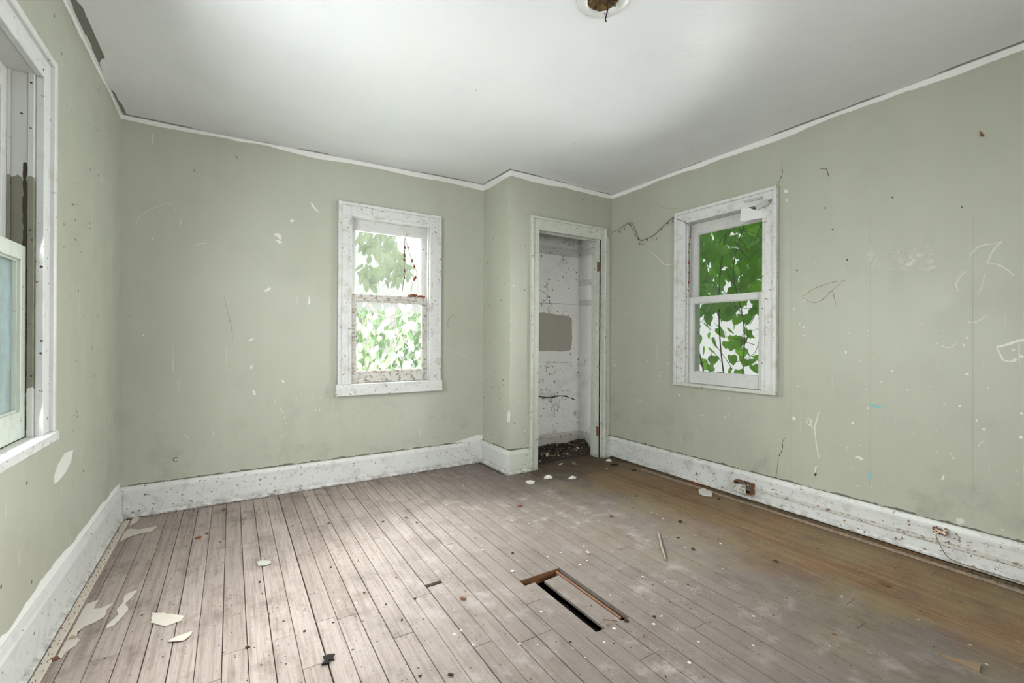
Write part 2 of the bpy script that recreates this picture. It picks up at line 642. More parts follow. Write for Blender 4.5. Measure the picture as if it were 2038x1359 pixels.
bm = NB()
zb0, zb1 = -.16, -.022
box(bm, XL - .1, HX0 - .01, YR - 1.6, YB + .1, zb0, zb1)
box(bm, HX1 + .01, XR + .1, YR - 1.6, YB + .1, zb0, zb1)
box(bm, HX0 - .01, HX1 + .01, YR - 1.6, HY0 - .01, zb0, zb1)
box(bm, HX0 - .01, HX1 + .01, HY1 + .01, YB + .1, zb0, zb1)
box(bm, HX0 - .02, HX1 + .02, HY0 - .02, HY1 + .02, -.62, -.60)            # bottom of the dark cavity
box(bm, HX0 - .03, HX0 - .01, HY0 - .02, HY1 + .02, -.62, zb1)
box(bm, HX1 + .01, HX1 + .03, HY0 - .02, HY1 + .02, -.62, zb1)
box(bm, HX0 - .02, HX1 + .02, HY0 - .03, HY0 - .01, -.62, zb1)
box(bm, HX0 - .02, HX1 + .02, HY1 + .01, HY1 + .03, -.62, zb1)
floor = struct(obj('floor', bm, MAT['subfloor']), 'worn narrow plank floor of the empty room', 'floor')

joints = {}
for px, py in ((564, 1269), (840, 1185), (762, 1069), (341, 1189), (1666, 1148), (1480, 1099), (1085, 1258),
               (1785, 1128), (1860, 1140), (1398, 1242), (1560, 1062), (700, 1010), (450, 1090), (1720, 1240),
               (960, 1010), (1150, 1030), (1300, 1300), (610, 1330)):
    p = on(px, py, 'Z', 0)
    joints.setdefault(math.floor((p.x - ROW0) / PITCH), []).append(p.y)


def plank(x0, x1, y0, y1, z=0.0, mat='floor', name='floor_board', th=.021, parent=None, tilt=0.0):
    b = NB()
    c = .0012
    lo = [b.verts.new(p) for p in ((x0, y0, z - th), (x1, y0, z - th), (x1, y1, z - th), (x0, y1, z - th))]
    mi = [b.verts.new(p) for p in ((x0, y0, z - c), (x1, y0, z - c), (x1, y1, z - c), (x0, y1, z - c))]
    hi = [b.verts.new(p) for p in ((x0 + c, y0 + c, z), (x1 - c, y0 + c, z), (x1 - c, y1 - c, z), (x0 + c, y1 - c, z))]
    b.faces.new(hi)
    b.faces.new(lo[::-1])
    for a, d in ((lo, mi), (mi, hi)):
        for i in range(4):
            b.faces.new([a[i], a[(i + 1) % 4], d[(i + 1) % 4], d[i]])
    if tilt:
        for v in b.verts:
            v.co.z += tilt * (v.co.x - x0) / (x1 - x0)
    o = obj(name, b, MAT[mat], parent)
    base_mesh(o, ((x0 + x1) / 2, (y0 + y1) / 2, 0))
    return o


rg = random.Random(11)
_p = on(859, 1163, 'Z', 0)
NOTCH = (math.floor((_p.x - ROW0) / PITCH), _p.y - .012)
row = math.floor((XL - ROW0) / PITCH)
wide_gaps = {4: .0040, 22: .0038, 10: .0028, 7: .0026, 26: .0026, 13: .0026, -2: .0022, 30: .0024, 2: .0022, 17: .0024}
while ROW0 + row * PITCH < XR + .02:
    xa = max(ROW0 + row * PITCH, XL - .01)
    xb = min(ROW0 + (row + 1) * PITCH, XR + .03)
    g = wide_gaps.get(row, .0009 + .0011 * rg.random())
    xa += g
    xb -= .0006
    if xb - xa < .01:
        row += 1
        continue
    cuts = list(joints.get(row, []))
    y = YR - 1.5 + rg.random() * 2.0
    while y < YB - .4:
        if all(abs(y - c) > .7 for c in cuts):
            cuts.append(y)
        y += 1.5 + rg.random() * 1.9
    segs = [(YR - 1.5, YB + .02)]
    if 15 <= row < 18:
        segs = [(YR - 1.5, HY0), (HY1, YB + .02)]
    elif row == NOTCH[0]:                                               # a board end has broken away
        segs = [(YR - 1.5, NOTCH[1]), (NOTCH[1] + .024, YB + .02)]
    for s0, s1 in segs:
        ys = [s0] + sorted(c for c in cuts if s0 + .05 < c < s1 - .05) + [s1]
        for a, b_ in zip(ys[:-1], ys[1:]):
            plank(xa, xb, a + .0006, b_ - .0006, (rg.random() - .6) * .0012, parent=floor)
    row += 1
# loose boards left lying in the opening
plank(HX0 + .001, HX0 + .056, HY0, 1.660, -.003, name='patch_board', parent=floor)
plank(HX0 + .106, HX0 + .190, HY0 + .002, 1.656, -.009, name='patch_board', parent=floor, tilt=.004, th=.011)
plank(HX0 + .197, HX0 + .208, HY0 + .02, 1.690, -.006, 'brown_wood', 'patch_sliver', parent=floor)
bm = NB()
box(bm, HX0, HX1, HY1 - .0005, HY1 + .0012, -.040, -.0015)
obj('board_end', bm, MAT['brown_wood'], floor)

# ------------------------------------------------------------------ ceiling (old plaster, not quite level)
bm = NB()
sag = [((XL, YB), -.013), ((XC, YB), .022), ((XC, YC), .010), ((XR, YC), .003), ((XL, 1.5), 0), ((XR, 1.0), 0),
       ((1.2, 1.2), 0), ((1.2, -1.), 0), ((XR, -1.), 0), ((XL, -1.), 0), ((.7, 2.6), 0)]


def ceil_z(x, y):
    w = s = 0
    for (a, b_), d in sag:
        k = 1 / ((x - a) ** 2 + (y - b_) ** 2 + 1e-3) ** 1.3
        w += k
        s += k * d
    return HH + s / w


NX, NY = 30, 36
gx = [XL - .1 + (XR - XL + .2) * i / NX for i in range(NX + 1)]
gy = [YR - 1.7 + (YB - YR + 1.8) * j / NY for j in range(NY + 1)]
lo = [[bm.verts.new((x, y, ceil_z(x, y))) for y in gy] for x in gx]
hi = [[bm.verts.new((x, y, HH + .14)) for y in gy] for x in gx]
for i in range(NX):
    for j in range(NY):
        bm.faces.new([lo[i][j], lo[i][j + 1], lo[i + 1][j + 1], lo[i + 1][j]])
        bm.faces.new([hi[i][j], hi[i + 1][j], hi[i + 1][j + 1], hi[i][j + 1]])
for i in range(NX):
    bm.faces.new([lo[i][0], lo[i + 1][0], hi[i + 1][0], hi[i][0]])
    bm.faces.new([lo[i + 1][NY], lo[i][NY], hi[i][NY], hi[i + 1][NY]])
for j in range(NY):
    bm.faces.new([lo[0][j + 1], lo[0][j], hi[0][j], hi[0][j + 1]])
    bm.faces.new([lo[NX][j], lo[NX][j + 1], hi[NX][j + 1], hi[NX][j]])
ceiling = struct(obj('ceiling', bm, MAT['ceiling'], smooth=False), 'glossy white painted plaster ceiling', 'ceiling')
for p in ceiling.data.polygons:
    p.use_smooth = abs(p.normal.z) > .8

# ------------------------------------------------------------------ walls
WT = .17
W1 = dict(a=.675, b=1.490, top=2.112, sill=.745)
W2 = dict(a=1.566, b=2.354, top=2.098, sill=.755)
W3 = dict(a=1.43, b=2.245, top=2.072, sill=.755)
CASE = .092


def wall_with_hole(axis, p0, p1, s0, s1, holes, z0=-.10, z1=HH + .05):
    """slab between p0 and p1 on its normal axis, from s0 to s1 along, with rectangular holes (a, b, z0, z1)"""
    b = NB()

    def bx(a, c, l, h):
        if c - a < 1e-4 or h - l < 1e-4:
            return
        if axis == 'Y':
            box(b, a, c, p0, p1, l, h)
        else:
            box(b, p0, p1, a, c, l, h)
    s = s0
    for a, c, l, h in sorted(holes):
        bx(s, a, z0, z1)
        bx(a, c, z0, l)
        bx(a, c, h, z1)
        s = c
    bx(s, s1, z0, z1)
    return b


def hole(w):
    return (w['a'] + CASE - .012, w['b'] - CASE + .012, w['sill'] - .03, w['top'] - CASE + .012)


wall_back = struct(obj('wall_back', wall_with_hole('Y', YB, YB + WT, XL - WT, XR + WT, [hole(W1)]), MAT['wall_green']),
                   'scuffed grey green wall around the middle sash window', 'wall')
wall_right = struct(obj('wall_right', wall_with_hole('X', XR, XR + WT, YR - 1.6, YB + WT, [hole(W2)]), MAT['wall_green']),
                    'long grey green wall with chalk scribbles and vine-covered window', 'wall')
wall_left = struct(obj('wall_left', wall_with_hole('X', XL - WT, XL, YR - 1.6, YB + WT, [hole(W3)]), MAT['wall_green_left']),
                   'narrow slice of grey green wall at left edge', 'wall')
DX0, DX1, DTOP = 2.178, 2.878, 2.012
bm = wall_with_hole('Y', YC, YC + .10, XC, XR, [(DX0 - .012, DX1 + .012, -.1, DTOP + .012)])
wall_cf = struct(obj('wall_closet_front', bm, MAT['wall_green']), 'grey green closet wall around the open doorway', 'wall')
bm = NB()
box(bm, XC, XC + .10, YC + .10, YB, -.10, HH + .05)
wall_cs = struct(obj('wall_closet_side', bm, MAT['wall_green']), 'bright side face of the closet bump-out', 'wall')
bm = NB()
box(bm, XC + .10, XR, YB - .012, YB, 0.0, HH + .03)
wall_cb = struct(obj('wall_closet_back', bm, MAT['closet']), 'stained off-white plaster inside the closet', 'wall')
bm = NB()
box(bm, XR - .012, XR, YC + .10, YB - .012, 0.0, HH + .03)
wall_cr = struct(obj('wall_closet_right', bm, MAT['closet']), 'off-white closet end wall with shelf cleats', 'wall')
bm = NB()
box(bm, XC + .10, XC + .112, YC + .10, YB - .012, 0.0, HH + .03)
struct(obj('wall_closet_left', bm, MAT['closet']), 'closet wall hidden behind the left door jamb', 'wall')
# rear wall behind the camera, its doorway added to let the fill light in
bm = wall_with_hole('Y', YR - .12, YR, XL - WT, XR + WT, [(.45, 1.65, -.1, 2.05)])
struct(obj('wall_rear', bm, MAT['wall_green']), 'grey green wall behind the viewer with doorway added for fill light', 'wall')
bm = NB()
box(bm, XL - WT, XR + WT, YR - 1.72, YR - 1.6, -.1, HH + .05)
struct(obj('wall_hall', bm, MAT['wall_green']), 'hall wall beyond the added rear doorway', 'wall')

# ------------------------------------------------------------------ baseboards
HB = .188


def skirting(name, axis, face, sgn, s0, s1, mat='trim', th=.019, shoe=True, h=HB, label=None, m0=0, m1=0, gap=.001):
    """flat board, cap moulding and shoe; face = wall plane, sgn = into the room"""
    root = thing(name, (0, 0, 0))
    struct(root, label, 'baseboard')

    def piece(nm, prof, e0, e1):
        b = NB()
        va, vb = [], []
        for d, z in prof:
            for lst, s, m in ((va, e0, m0), (vb, e1, m1)):
                ss = s + (d * m)
                q = face + sgn * d
                lst.append(b.verts.new((ss, q, z) if axis == 'Y' else (q, ss, z)))
        n = len(prof)
        b.faces.new(va)
        b.faces.new(vb[::-1])
        for i in range(n):
            b.faces.new([va[i], va[(i + 1) % n], vb[(i + 1) % n], vb[i]])
        return obj(nm, b, MAT[mat], root)
    piece('board', [(0, gap), (th, gap), (th, h - .042), (0, h - .042)], s0, s1)
    piece('cap_moulding', [(0, h - .042), (th + .003, h - .0415), (th + .003, h - .026), (th - .004, h - .020), (th - .008, h - .004), (.003, h), (0, h)], s0, s1)
    if shoe:
        piece('shoe_moulding', [(th, gap), (th + .013, gap), (th + .013, gap + .010), (th + .009, gap + .018), (th + .001, gap + .022), (th, gap + .022)], s0, s1)
    return root


skirting('baseboard_back', 'Y', YB, -1, XL, XC, 'trim_worn', label='white moulded baseboard under the middle window', m0=1, m1=-1)
sk_r = skirting('baseboard_right', 'X', XR, -1, YR, YC, 'trim_worn', label='white baseboard with raceway along the right wall', m1=-1, gap=.011)
skirting('baseboard_left', 'X', XL, 1, YR, YB, 'trim', th=.016, label='thickly painted white baseboard at left', m1=-1)
skirting('baseboard_closet_side', 'X', XC, -1, YC, YB, 'trim', label='short chipped baseboard on the closet side', m0=-1, m1=-1)
skirting('baseboard_closet_front', 'Y', YC, -1, XC, 2.100, 'trim_green', label='short pale green baseboard left of closet door', m0=-1)
skirting('baseboard_closet_corner', 'Y', YC, -1, 2.936, XR, 'trim_green', label='small baseboard block right of closet door', m1=-1)
skirting('baseboard_closet_inside', 'Y', YB - .012, -1, XC + .112, XR - .012, 'closet_trim', shoe=False, h=.165, th=.018, label='dirty baseboard inside the closet', m1=-1)
skirting('baseboard_closet_end', 'X', XR - .012, -1, YC + .10, YB - .012, 'closet_trim', shoe=False, h=.165, th=.018, label='dirty baseboard on closet end wall', m1=-1)
# metal wire raceway screwed along the right baseboard
bm = NB()
box(bm, XR - .0255, XR - .019, YR + .1, 1.742, .079, .101, .002)
obj('wire_raceway', bm, MAT['trim_bare'], sk_r)

# ------------------------------------------------------------------ windows


def make_window(name, w, T, label, mats, stool, lower_z=None, meet=(1.385, 1.428), deep=.02):
    """T(l, d, z): l along the wall, d depth outwards from the wall face, z up"""
    root = struct(thing(name), label, 'window')
    a, b_, top, sill = w['a'], w['b'], w['top'], w['sill']
    ia, ib, it = a + CASE, b_ - CASE, top - CASE

    def part(nm, boxes, mat, parent=root):
        b = NB()
        for l0, l1, d0, d1, z0, z1, ch in boxes:
            p = T(l0, d0, z0)
            q = T(l1, d1, z1)
            box(b, min(p[0], q[0]), max(p[0], q[0]), min(p[1], q[1]), max(p[1], q[1]), z0, z1, ch)
        return obj(nm, b, MAT[mat], parent)
    cs = mats['case']
    # casings: flat board, raised outer band, small inner bead
    for s0, s1, o in ((a, ia, 1), (b_, ib, -1)):
        part('side_casing', [(min(s0, s1), max(s0, s1), -.018, 0, sill, top - .0005, .0015),
                             (min(s0 - o * .004, s0 + o * .020), max(s0 - o * .004, s0 + o * .020), -.032, 0, sill, top + .004, .003),
                             (min(s1 - o * .016, s1 + o * .002), max(s1 - o * .016, s1 + o * .002), -.022, -.001, sill, it - .002, .002)], cs)
    part('head_casing', [(ia, ib, -.0175, 0, it, top, .0015),
                         (a + .018, b_ - .018, -.031, 0, top - .020, top + .004, .003),
                         (ia + .001, ib - .001, -.0215, -.001, it - .002, it + .016, .002)], cs)
    # jamb liners
    part('jamb', [(ia - .012, ia, 0, WT, sill - .03, it + .012, 0)], mats['jamb'])
    part('jamb', [(ib, ib + .012, 0, WT, sill - .03, it + .012, 0)], mats['jamb'])
    part('head_jamb', [(ia, ib, 0, WT, it, it + .012, 0)], mats['jamb'])
    part('sill', [(ia, ib, -.001, WT + .03, sill - .03, sill, .002)], mats['jamb'])
    # thin stops in front of the sashes and the parting bead between them
    sm = mats.get('stop', cs)
    part('stop', [(ia, ia + .012, .001, deep - .004, sill, it, .001)], sm)
    part('stop', [(ib - .012, ib, .001, deep - .004, sill, it, .001)], sm)
    part('parting_bead', [(ia, ia + .010, deep + .037, deep + .045, sill, it, 0)], sm)
    part('parting_bead', [(ib - .010, ib, deep + .037, deep + .045, sill, it, 0)], sm)
    part('stool', [stool], mats['stool'])
    st = .045
    z0, z1 = sill + .002, it
    mb, mt = meet

    def sash(nm, d, lo, hi, rail_lo, rail_hi, mat, gmat):
        th = .034
        fr = part(nm, [(ia + .001, ia + st, d, d + th, lo, hi, .002), (ib - st, ib - .001, d, d + th, lo, hi, .002),
                       (ia + st, ib - st, d + .0005, d + th, lo, rail_lo, .002), (ia + st, ib - st, d + .0005, d + th, rail_hi, hi, .002),
                       # glazing bead
                       (ia + st, ia + st + .006, d + .010, d + .020, rail_lo, rail_hi, 0),
                       (ib - st - .006, ib - st, d + .010, d + .020, rail_lo, rail_hi, 0),
                       (ia + st + .006, ib - st - .006, d + .010, d + .020, rail_lo, rail_lo + .006, 0),
                       (ia + st + .006, ib - st - .006, d + .010, d + .020, rail_hi - .006, rail_hi, 0)], mat)
        part('pane', [(ia + st - .004, ib - st + .004, d + .020, d + .023, rail_lo - .004, rail_hi + .004, 0)], gmat, fr)
        return fr
    sash('upper_sash', deep + .046, mb, z1 - .001, mt, it - .085, mats['upper'], mats['gu'])
    sash('lower_sash', deep, z0, mt + .004, sill + .092, mb - .004, mats['lower'], mats['gl'])
    return root


TB = lambda l, d, z: (l, YB + d, z)
TR = lambda l, d, z: (XR + d, l, z)
TL = lambda l, d, z: (XL - d, l, z)
win1 = make_window('window_1', W1, TB, 'peeling white double hung window in the middle wall',
                   dict(case='trim_worn', jamb='trim_worn', stool='trim_worn', upper='sash', lower='trim_bare', gu='glass_hazy', gl='glass_hazy'),
                   (W1['a'] - .020, W1['b'] + .012, -.047, 0, .658, .746, .004))
win2 = make_window('window_2', W2, TR, 'white double hung window filled with green vine leaves',
                   dict(case='trim_worn', jamb='trim_green', stool='trim_green', upper='sash', lower='sash', gu='glass_clear', gl='glass_clear'),
                   (W2['a'] - .004, W2['b'] + .004, -.030, 0, .733, .7555, .003), meet=(1.380, 1.420))
win3 = make_window('window_3', W3, TL, 'deep set window with green sash at left edge',
                   dict(case='trim', stop='jamb_bare', jamb='jamb_bare', stool='trim_worn', upper='sash', lower='sash_green', gu='glass_blue', gl='glass_blue'),
                   (W3['a'] - .01, W3['b'] + .004, -.040, 0, .722, .7555, .003), meet=(1.350, 1.392))

# ------------------------------------------------------------------ closet doorway
door = struct(thing('door_1'), 'open closet doorway with chipped pale casing, no door hung', 'doorway')


def dpart(nm, boxes, mat='trim_green'):
    b = NB()
    for bx in boxes:
        box(b, *bx)
    return obj(nm, b, MAT[mat], door)


CD = .074
dpart('side_casing', [(DX0 - CD, DX0 + .004, YC - .018, YC, 0, DTOP + .100, .0015), (DX0 - CD - .004, DX0 - CD + .016, YC - .030, YC, 0, DTOP + .104, .003)])
dpart('side_casing', [(DX1 - .004, DX1 + CD - .016, YC - .018, YC, 0, DTOP + .100, .0015), (DX1 + CD - .030, DX1 + CD - .012, YC - .030, YC, 0, DTOP + .104, .003), (DX1 - .004, DX1 + .010, YC - .023, YC, 0, DTOP, .002)])
dpart('head_casing', [(DX0 + .004, DX1 - .004, YC - .0175, YC, DTOP - .004, DTOP + .100, .0015), (DX0 - CD + .016, DX1 + CD - .030, YC - .029, YC, DTOP + .084, DTOP + .104, .003)])
dpart('jamb', [(DX0 - .012, DX0, YC, YC + .112, 0, DTOP, 0), (DX0, DX0 + .010, YC + .040, YC + .070, 0, DTOP - .010, .001)])
dpart('jamb', [(DX1, DX1 + .012, YC, YC + .112, 0, DTOP, 0), (DX1 - .010, DX1, YC + .040, YC + .070, 0, DTOP - .010, .001)])
dpart('head_jamb', [(DX0 - .012, DX1 + .012, YC, YC + .112, DTOP, DTOP + .012, 0), (DX0, DX1, YC + .040, YC + .070, DTOP - .010, DTOP, .001)])
for z in (.20, 1.72):
    dpart('hinge_mortise', [(DX1 - .0015, DX1 + .001, YC + .004, YC + .034, z, z + .085, 0)], 'rust')
for z, h in ((1.30, .10), (1.06, .05)):
    dpart('strike_mortise', [(DX0 - .001, DX0 + .0014, YC + .006, YC + .030, z, z + h, 0)], 'rust')
# shelf cleats
bm = NB()
box(bm, XC + .112, XR - .012, YB - .031, YB - .012, 1.920, 1.996, .002)
obj('shelf_cleat', bm, MAT['trim_worn'], wall_cb)
for z0, z1 in ((1.925, 1.994), (1.635, 1.680), (1.430, 1.482)):
    bm = NB()
    box(bm, XR - .031, XR - .012, YC + .113, YB - .032, z0, z1, .002)
    obj('shelf_cleat', bm, MAT['trim_worn'], wall_cr)


# ------------------------------------------------------------------ marks on the walls (thin real films of paint, plaster and chalk)
def zp(region, scale):
    return lambda a, b: (region[0] + a / scale, region[1] + b / scale)


PLN = {'B': ('Y', YB, Vector((0, -1, 0)), wall_back), 'R': ('X', XR, Vector((-1, 0, 0)), wall_right),
       'L': ('X', XL, Vector((1, 0, 0)), wall_left), 'S': ('X', XC, Vector((-1, 0, 0)), wall_cs),
       'K': ('Y', YB - .012, Vector((0, -1, 0)), wall_cb), 'D': ('Y', YC, Vector((0, -1, 0)), wall_cf)}


def patch(pl, pts, mat='scuff', name='paint_chip', proud=.0008, jag=0.0, seed=0):
    ax, v, nrm, par = PLN[pl]
    r = random.Random(seed)
    q = [on(x, y, ax, v) for x, y in pts]
    if jag:
        out = []
        for i in range(len(q)):
            a, c = q[i], q[(i + 1) % len(q)]
            k = max(1, int((c - a).length / (jag * 2.5)))
            for j in range(k):
                p = a.lerp(c, j / k)
                d = Vector((r.uniform(-1, 1), r.uniform(-1, 1), r.uniform(-1, 1))) * jag * .6
                d -= nrm * d.dot(nrm)
                out.append(p + d)
        q = out
    b = NB()
    prism(b, [p + nrm * proud for p in q], -nrm * (proud + .0004))
    return obj(name, b, MAT[mat], par)


def stroke(pl, pts, width, mat='chalk', name='scratch_mark', proud=.0005, wob=.25, seed=1, taper=True, n=4):
    ax, v, nrm, par = PLN[pl]
    r = random.Random(seed)
    q = smooth_path([on(x, y, ax, v) for x, y in pts], n)
    b = NB()
    rows = []
    m = len(q)
    for i, p in enumerate(q):
        t = (q[min(i + 1, m - 1)] - q[max(i - 1, 0)]).normalized()
        s = t.cross(nrm)
        w = width * .5 * (1 + r.uniform(-wob, wob) * 1.5)
        if taper:
            w *= .25 + .75 * math.sin(PI * min(1, max(0, (i + .5) / m))) ** .6
        p = p + s * r.uniform(-wob, wob) * width * .4
        rows.append([b.verts.new(p + s * w + nrm * proud), b.verts.new(p - s * w + nrm * proud),
                     b.verts.new(p - s * w - nrm * .0003), b.verts.new(p + s * w - nrm * .0003)])
    for i in range(m - 1):
        for k in range(4):
            b.faces.new([rows[i][k], rows[i][(k + 1) % 4], rows[i + 1][(k + 1) % 4], rows[i + 1][k]])
    b.faces.new(rows[0])
    b.faces.new(rows[-1][::-1])
    return obj(name, b, MAT[mat], par)


# middle wall
z = zp((240, 240), 4.248)
stroke('B', [z(*p) for p in ((115, 910), (150, 830), (200, 780), (300, 730), (380, 705), (430, 705), (470, 765))], .0032)
patch('B', [z(*p) for p in ((1608, 690), (1625, 700), (1640, 730), (1680, 775), (1650, 760), (1615, 720))])
patch('B', [z(*p) for p in ((1300, 950), (1345, 955), (1365, 985), (1350, 1010), (1325, 985), (1300, 965))], jag=.004)
patch('B', [z(*p) for p in ((1310, 1010), (1340, 1010), (1372, 1030), (1340, 1040))])
patch('B', [z(*p) for p in ((1432, 840), (1452, 835), (1475, 848), (1440, 862))])
stroke('B', [z(620, 1060), z(660, 1045), z(690, 1035), z(730, 1040)], .005)
stroke('B', [z(510, 840), z(508, 890)], .004)
patch('B', [z(262, 1010), z(278, 985), z(280, 1000)])
stroke('B', [z(280, 100), z(270, 150), z(276, 195)], .006)
stroke('B', [z(975, 292), z(990, 328)], .003, 'crack')
stroke('B', [z(612, 412), z(632, 435)], .003, 'crack')
z = zp((240, 560), 3.236)
patch('B', [z(*p) for p in ((922, 60), (955, 38), (968, 42), (964, 54), (935, 68))])
patch('B', [z(*p) for p in ((1213, 88), (1224, 130), (1218, 150), (1203, 146), (1210, 120))])
patch('B', [z(*p) for p in ((820, 380), (838, 370), (860, 366), (842, 384))])
patch('B', [z(*p) for p in ((847, 700), (860, 700), (872, 730), (858, 732))])
patch('B', [z(*p) for p in ((835, 542), (850, 540), (846, 562), (836, 562))])
patch('B', [z(*p) for p in ((1040, 632), (1058, 645), (1050, 656), (1036, 640))])
patch('B', [z(*p) for p in ((140, 344), (149, 342), (150, 352), (142, 352))])
stroke('B', [z(410, 985), z(440, 1010)], .004)
stroke('B', [z(595, 955), z(600, 1010)], .003)
stroke('B', [z(370, 1135), z(348, 1135), z(340, 1150), z(352, 1163), z(370, 1155)], .0045, 'crack')
stroke('B', [z(665, 90), z(690, 200), z(715, 300), z(722, 385)], .003, 'bare_green')
for i, (a, b_) in enumerate(((1040, 830), (1055, 870), (1030, 815), (1060, 905), (1130, 745), (990, 765), (1040, 990), (1140, 935), (1285, 740), (1230, 745), (1255, 820), (1280, 815))):
    stroke('B', [z(a, b_), z(a + 4, b_ + 16)], .003, 'scuff', seed=i)
stroke('B', [(880, 690), (920, 706), (960, 722)], .0025, 'chalk')
stroke('B', [(893, 655), (891, 640), (900, 628), (908, 633)], .0035, 'bare_green')
# white filler wiped across the left wall
patch('L', [(145, 895), (141, 918), (130, 940), (118, 955), (108, 965), (107, 948), (114, 925), (128, 902)], 'scuff', 'filler_patch', .0010)
z = zp((0, 0), 2.953)
for i, (p, q) in enumerate((((455, 705), (460, 750)), ((500, 1080), (490, 1145)), ((600, 1050), (655, 1105)), ((660, 1280), (662, 1340)), ((585, 1230), (590, 1280)), ((505, 960), (495, 990)), ((545, 935), (550, 940)), ((628, 1300), (630, 1359)))):
    stroke('L', [z(*p), z(*q)], .004, 'chalk', seed=i + 3)
z = zp((0, 940), 3.2425)
for i, (p, q) in enumerate((((448, 380), (452, 480)), ((30, 190), (35, 300)), ((118, 510), (125, 590)), ((400, 90), (395, 170)), ((365, 200), (372, 240)))):
    stroke('L', [z(*p), z(*q)], .005, 'chalk', seed=i + 9)
# closet side and front
patch('S', [(1013, 815), (1016, 822), (1015, 842), (1009, 838), (1010, 822)], 'scuff')
patch('S', [z2 for z2 in ((963, 874), (975, 888), (990, 896), (1012, 901), (1012, 905), (985, 900), (972, 893))], 'scuff', jag=.003)
patch('B', [(905, 880), (930, 872), (950, 865), (960, 866), (960, 875), (932, 880)], 'scuff', jag=.004)
patch('D', [(1209, 470), (1213, 480), (1213, 840), (1210, 870), (1207, 868), (1207, 470)], 'plaster', jag=.006)
# closet interior
z = zp((940, 320), 2.123)
patch('K', [z(*p) for p in ((262, 642), (300, 640), (345, 648), (400, 655), (420, 665), (422, 760), (415, 800), (380, 805), (330, 803), (262, 806))], 'plaster_grey', 'plaster_patch', .001, .006, 4)
stroke('K', [z(272, 600), z(340, 602), z(440, 608)], .003, 'crack', 'plaster_crack')
stroke('K', [z(272, 850), z(370, 853), z(440, 850)], .002, 'crack', 'plaster_crack')
stroke('K', [z(285, 545), z(310, 560), z(325, 585)], .004, 'crack', 'plaster_crack')
stroke('K', [z(270, 995), z(330, 1000), z(380, 992), z(435, 1010)], .012, 'crack', 'plaster_crack', wob=.5)
# right wall
z = zp((1560, 380), 3.3975)
stroke('R', [z(1255, 440), z(1300, 390), z(1350, 365), (z(1400, 360)), z(1475, 340)], .005)
stroke('R', [z(1475, 340), z(1430, 385), z(1400, 430), z(1378, 490)], .006, taper=False)
stroke('R', [z(1385, 492), z(1440, 495), z(1500, 525), z(1555, 572)], .005)
stroke('R', [z(1240, 540), z(1195, 575), z(1165, 630), z(1180, 680)], .007)
stroke('R', [z(1365, 545), z(1345, 620), z(1320, 700)], .004)
stroke('R', [z(1240, 880), z(1280, 890), z(1330, 870), z(1390, 830)], .005)
stroke('R', [z(1625, 1005), z(1560, 1020), z(1490, 1045), z(1438, 1052)], .010, 'scuff', taper=False)
stroke('R', [z(1438, 1052), z(1460, 1100), z(1490, 1145), z(1560, 1150), z(1575, 1135)], .006, 'scuff')
stroke('R', [z(1065, 1045), z(1120, 1060), z(1175, 1025)], .004)
stroke('R', [z(1205, 1025), z(1225, 1058)], .005)
rr = random.Random(5)
for i in range(70):
    a = 548 + rr.random() ** .85 * 440
    b_ = 410 + 150 * rr.random() - (a - 548) * .05
    if 620 < a < 650:
        continue
    L = 20 + 50 * rr.random()
    th = (-1.2 if a < 640 else .5 - 1.6 * rr.random()) + rr.uniform(-.4, .4)
    stroke('R', [z(a, b_), z(a + L * .5 * math.cos(th) + 5, b_ + L * .5 * math.sin(th)), z(a + L * math.cos(th), b_ + L * math.sin(th))],
           .004 + .012 * rr.random(), 'smudge' if i % 9 else 'chalk', 'chalk_smudge', .0004 + .00001 * i, wob=.6, seed=i)
stroke('R', [z(125, 715), z(200, 665), z(320, 620), z(415, 605)], .0022, 'leaf_brown')
stroke('R', [z(120, 720), z(180, 750), z(245, 745), z(340, 660), z(415, 605)], .0022, 'leaf_brown')
stroke('R', [z(330, 670), z(352, 770)], .002, 'leaf_brown')
patch('R', [z(412, 1085), z(420, 1076), z(427, 1090), z(418, 1102)])
patch('R', [(1560, 378), (1566, 377), (1569, 383), (1562, 384)])
patch('R', [(1564, 396), (1568, 394), (1570, 400), (1565, 404)], 'plaster', proud=.004)
for x_, y_ in ((1642, 414), (1657, 457), (1776, 393), (1914, 412), (1686, 517), (1586, 538)):
    patch('R', [(x_ - 2, y_ - 1), (x_ + 1, y_ - 2), (x_ + 2, y_ + 1), (x_, y_ + 2)], 'crack', 'nail_hole')
z = zp((1540, 760), 4.092)
stroke('R', [z(370, 240), z(350, 310), z(335, 370), z(338, 430), z(352, 540), z(368, 615)], .008, 'plaster', 'plaster_drip', .001)
stroke('R', [z(262, 300), z(295, 298), z(305, 340), z(280, 345), z(262, 318)], .007, 'plaster', 'plaster_drip', .001)
stroke('R', [z(300, 350), z(320, 375)], .006, 'plaster', 'plaster_drip', .001)
patch('R', [z(340, 680), z(355, 690), z(346, 730), z(335, 745), z(332, 715)], 'plaster', 'plaster_drip', .002)
patch('R', [z(332, 745), z(350, 742), z(346, 768), z(334, 766)], 'crack', 'paint_chip', .001)
patch('R', [z(772, 168), z(830, 190), z(893, 210), z(880, 217), z(820, 208), z(785, 190)], 'teal')
patch('R', [z(778, 728), z(800, 745), z(795, 775), z(770, 788), z(760, 780), z(775, 755)], 'teal')
patch('R', [z(652, 615), z(690, 602), z(735, 625), z(722, 645), z(690, 618)], 'scuff', jag=.004)
patch('R', [z(1375, 765), z(1390, 758), z(1388, 795), z(1362, 798)], 'scuff')
patch('R', [z(1450, 608), z(1470, 615), z(1472, 632), z(1462, 622)], 'scuff')
patch('R', [z(150, 280), z(172, 285), z(180, 305), z(160, 312)], 'scuff', jag=.004)
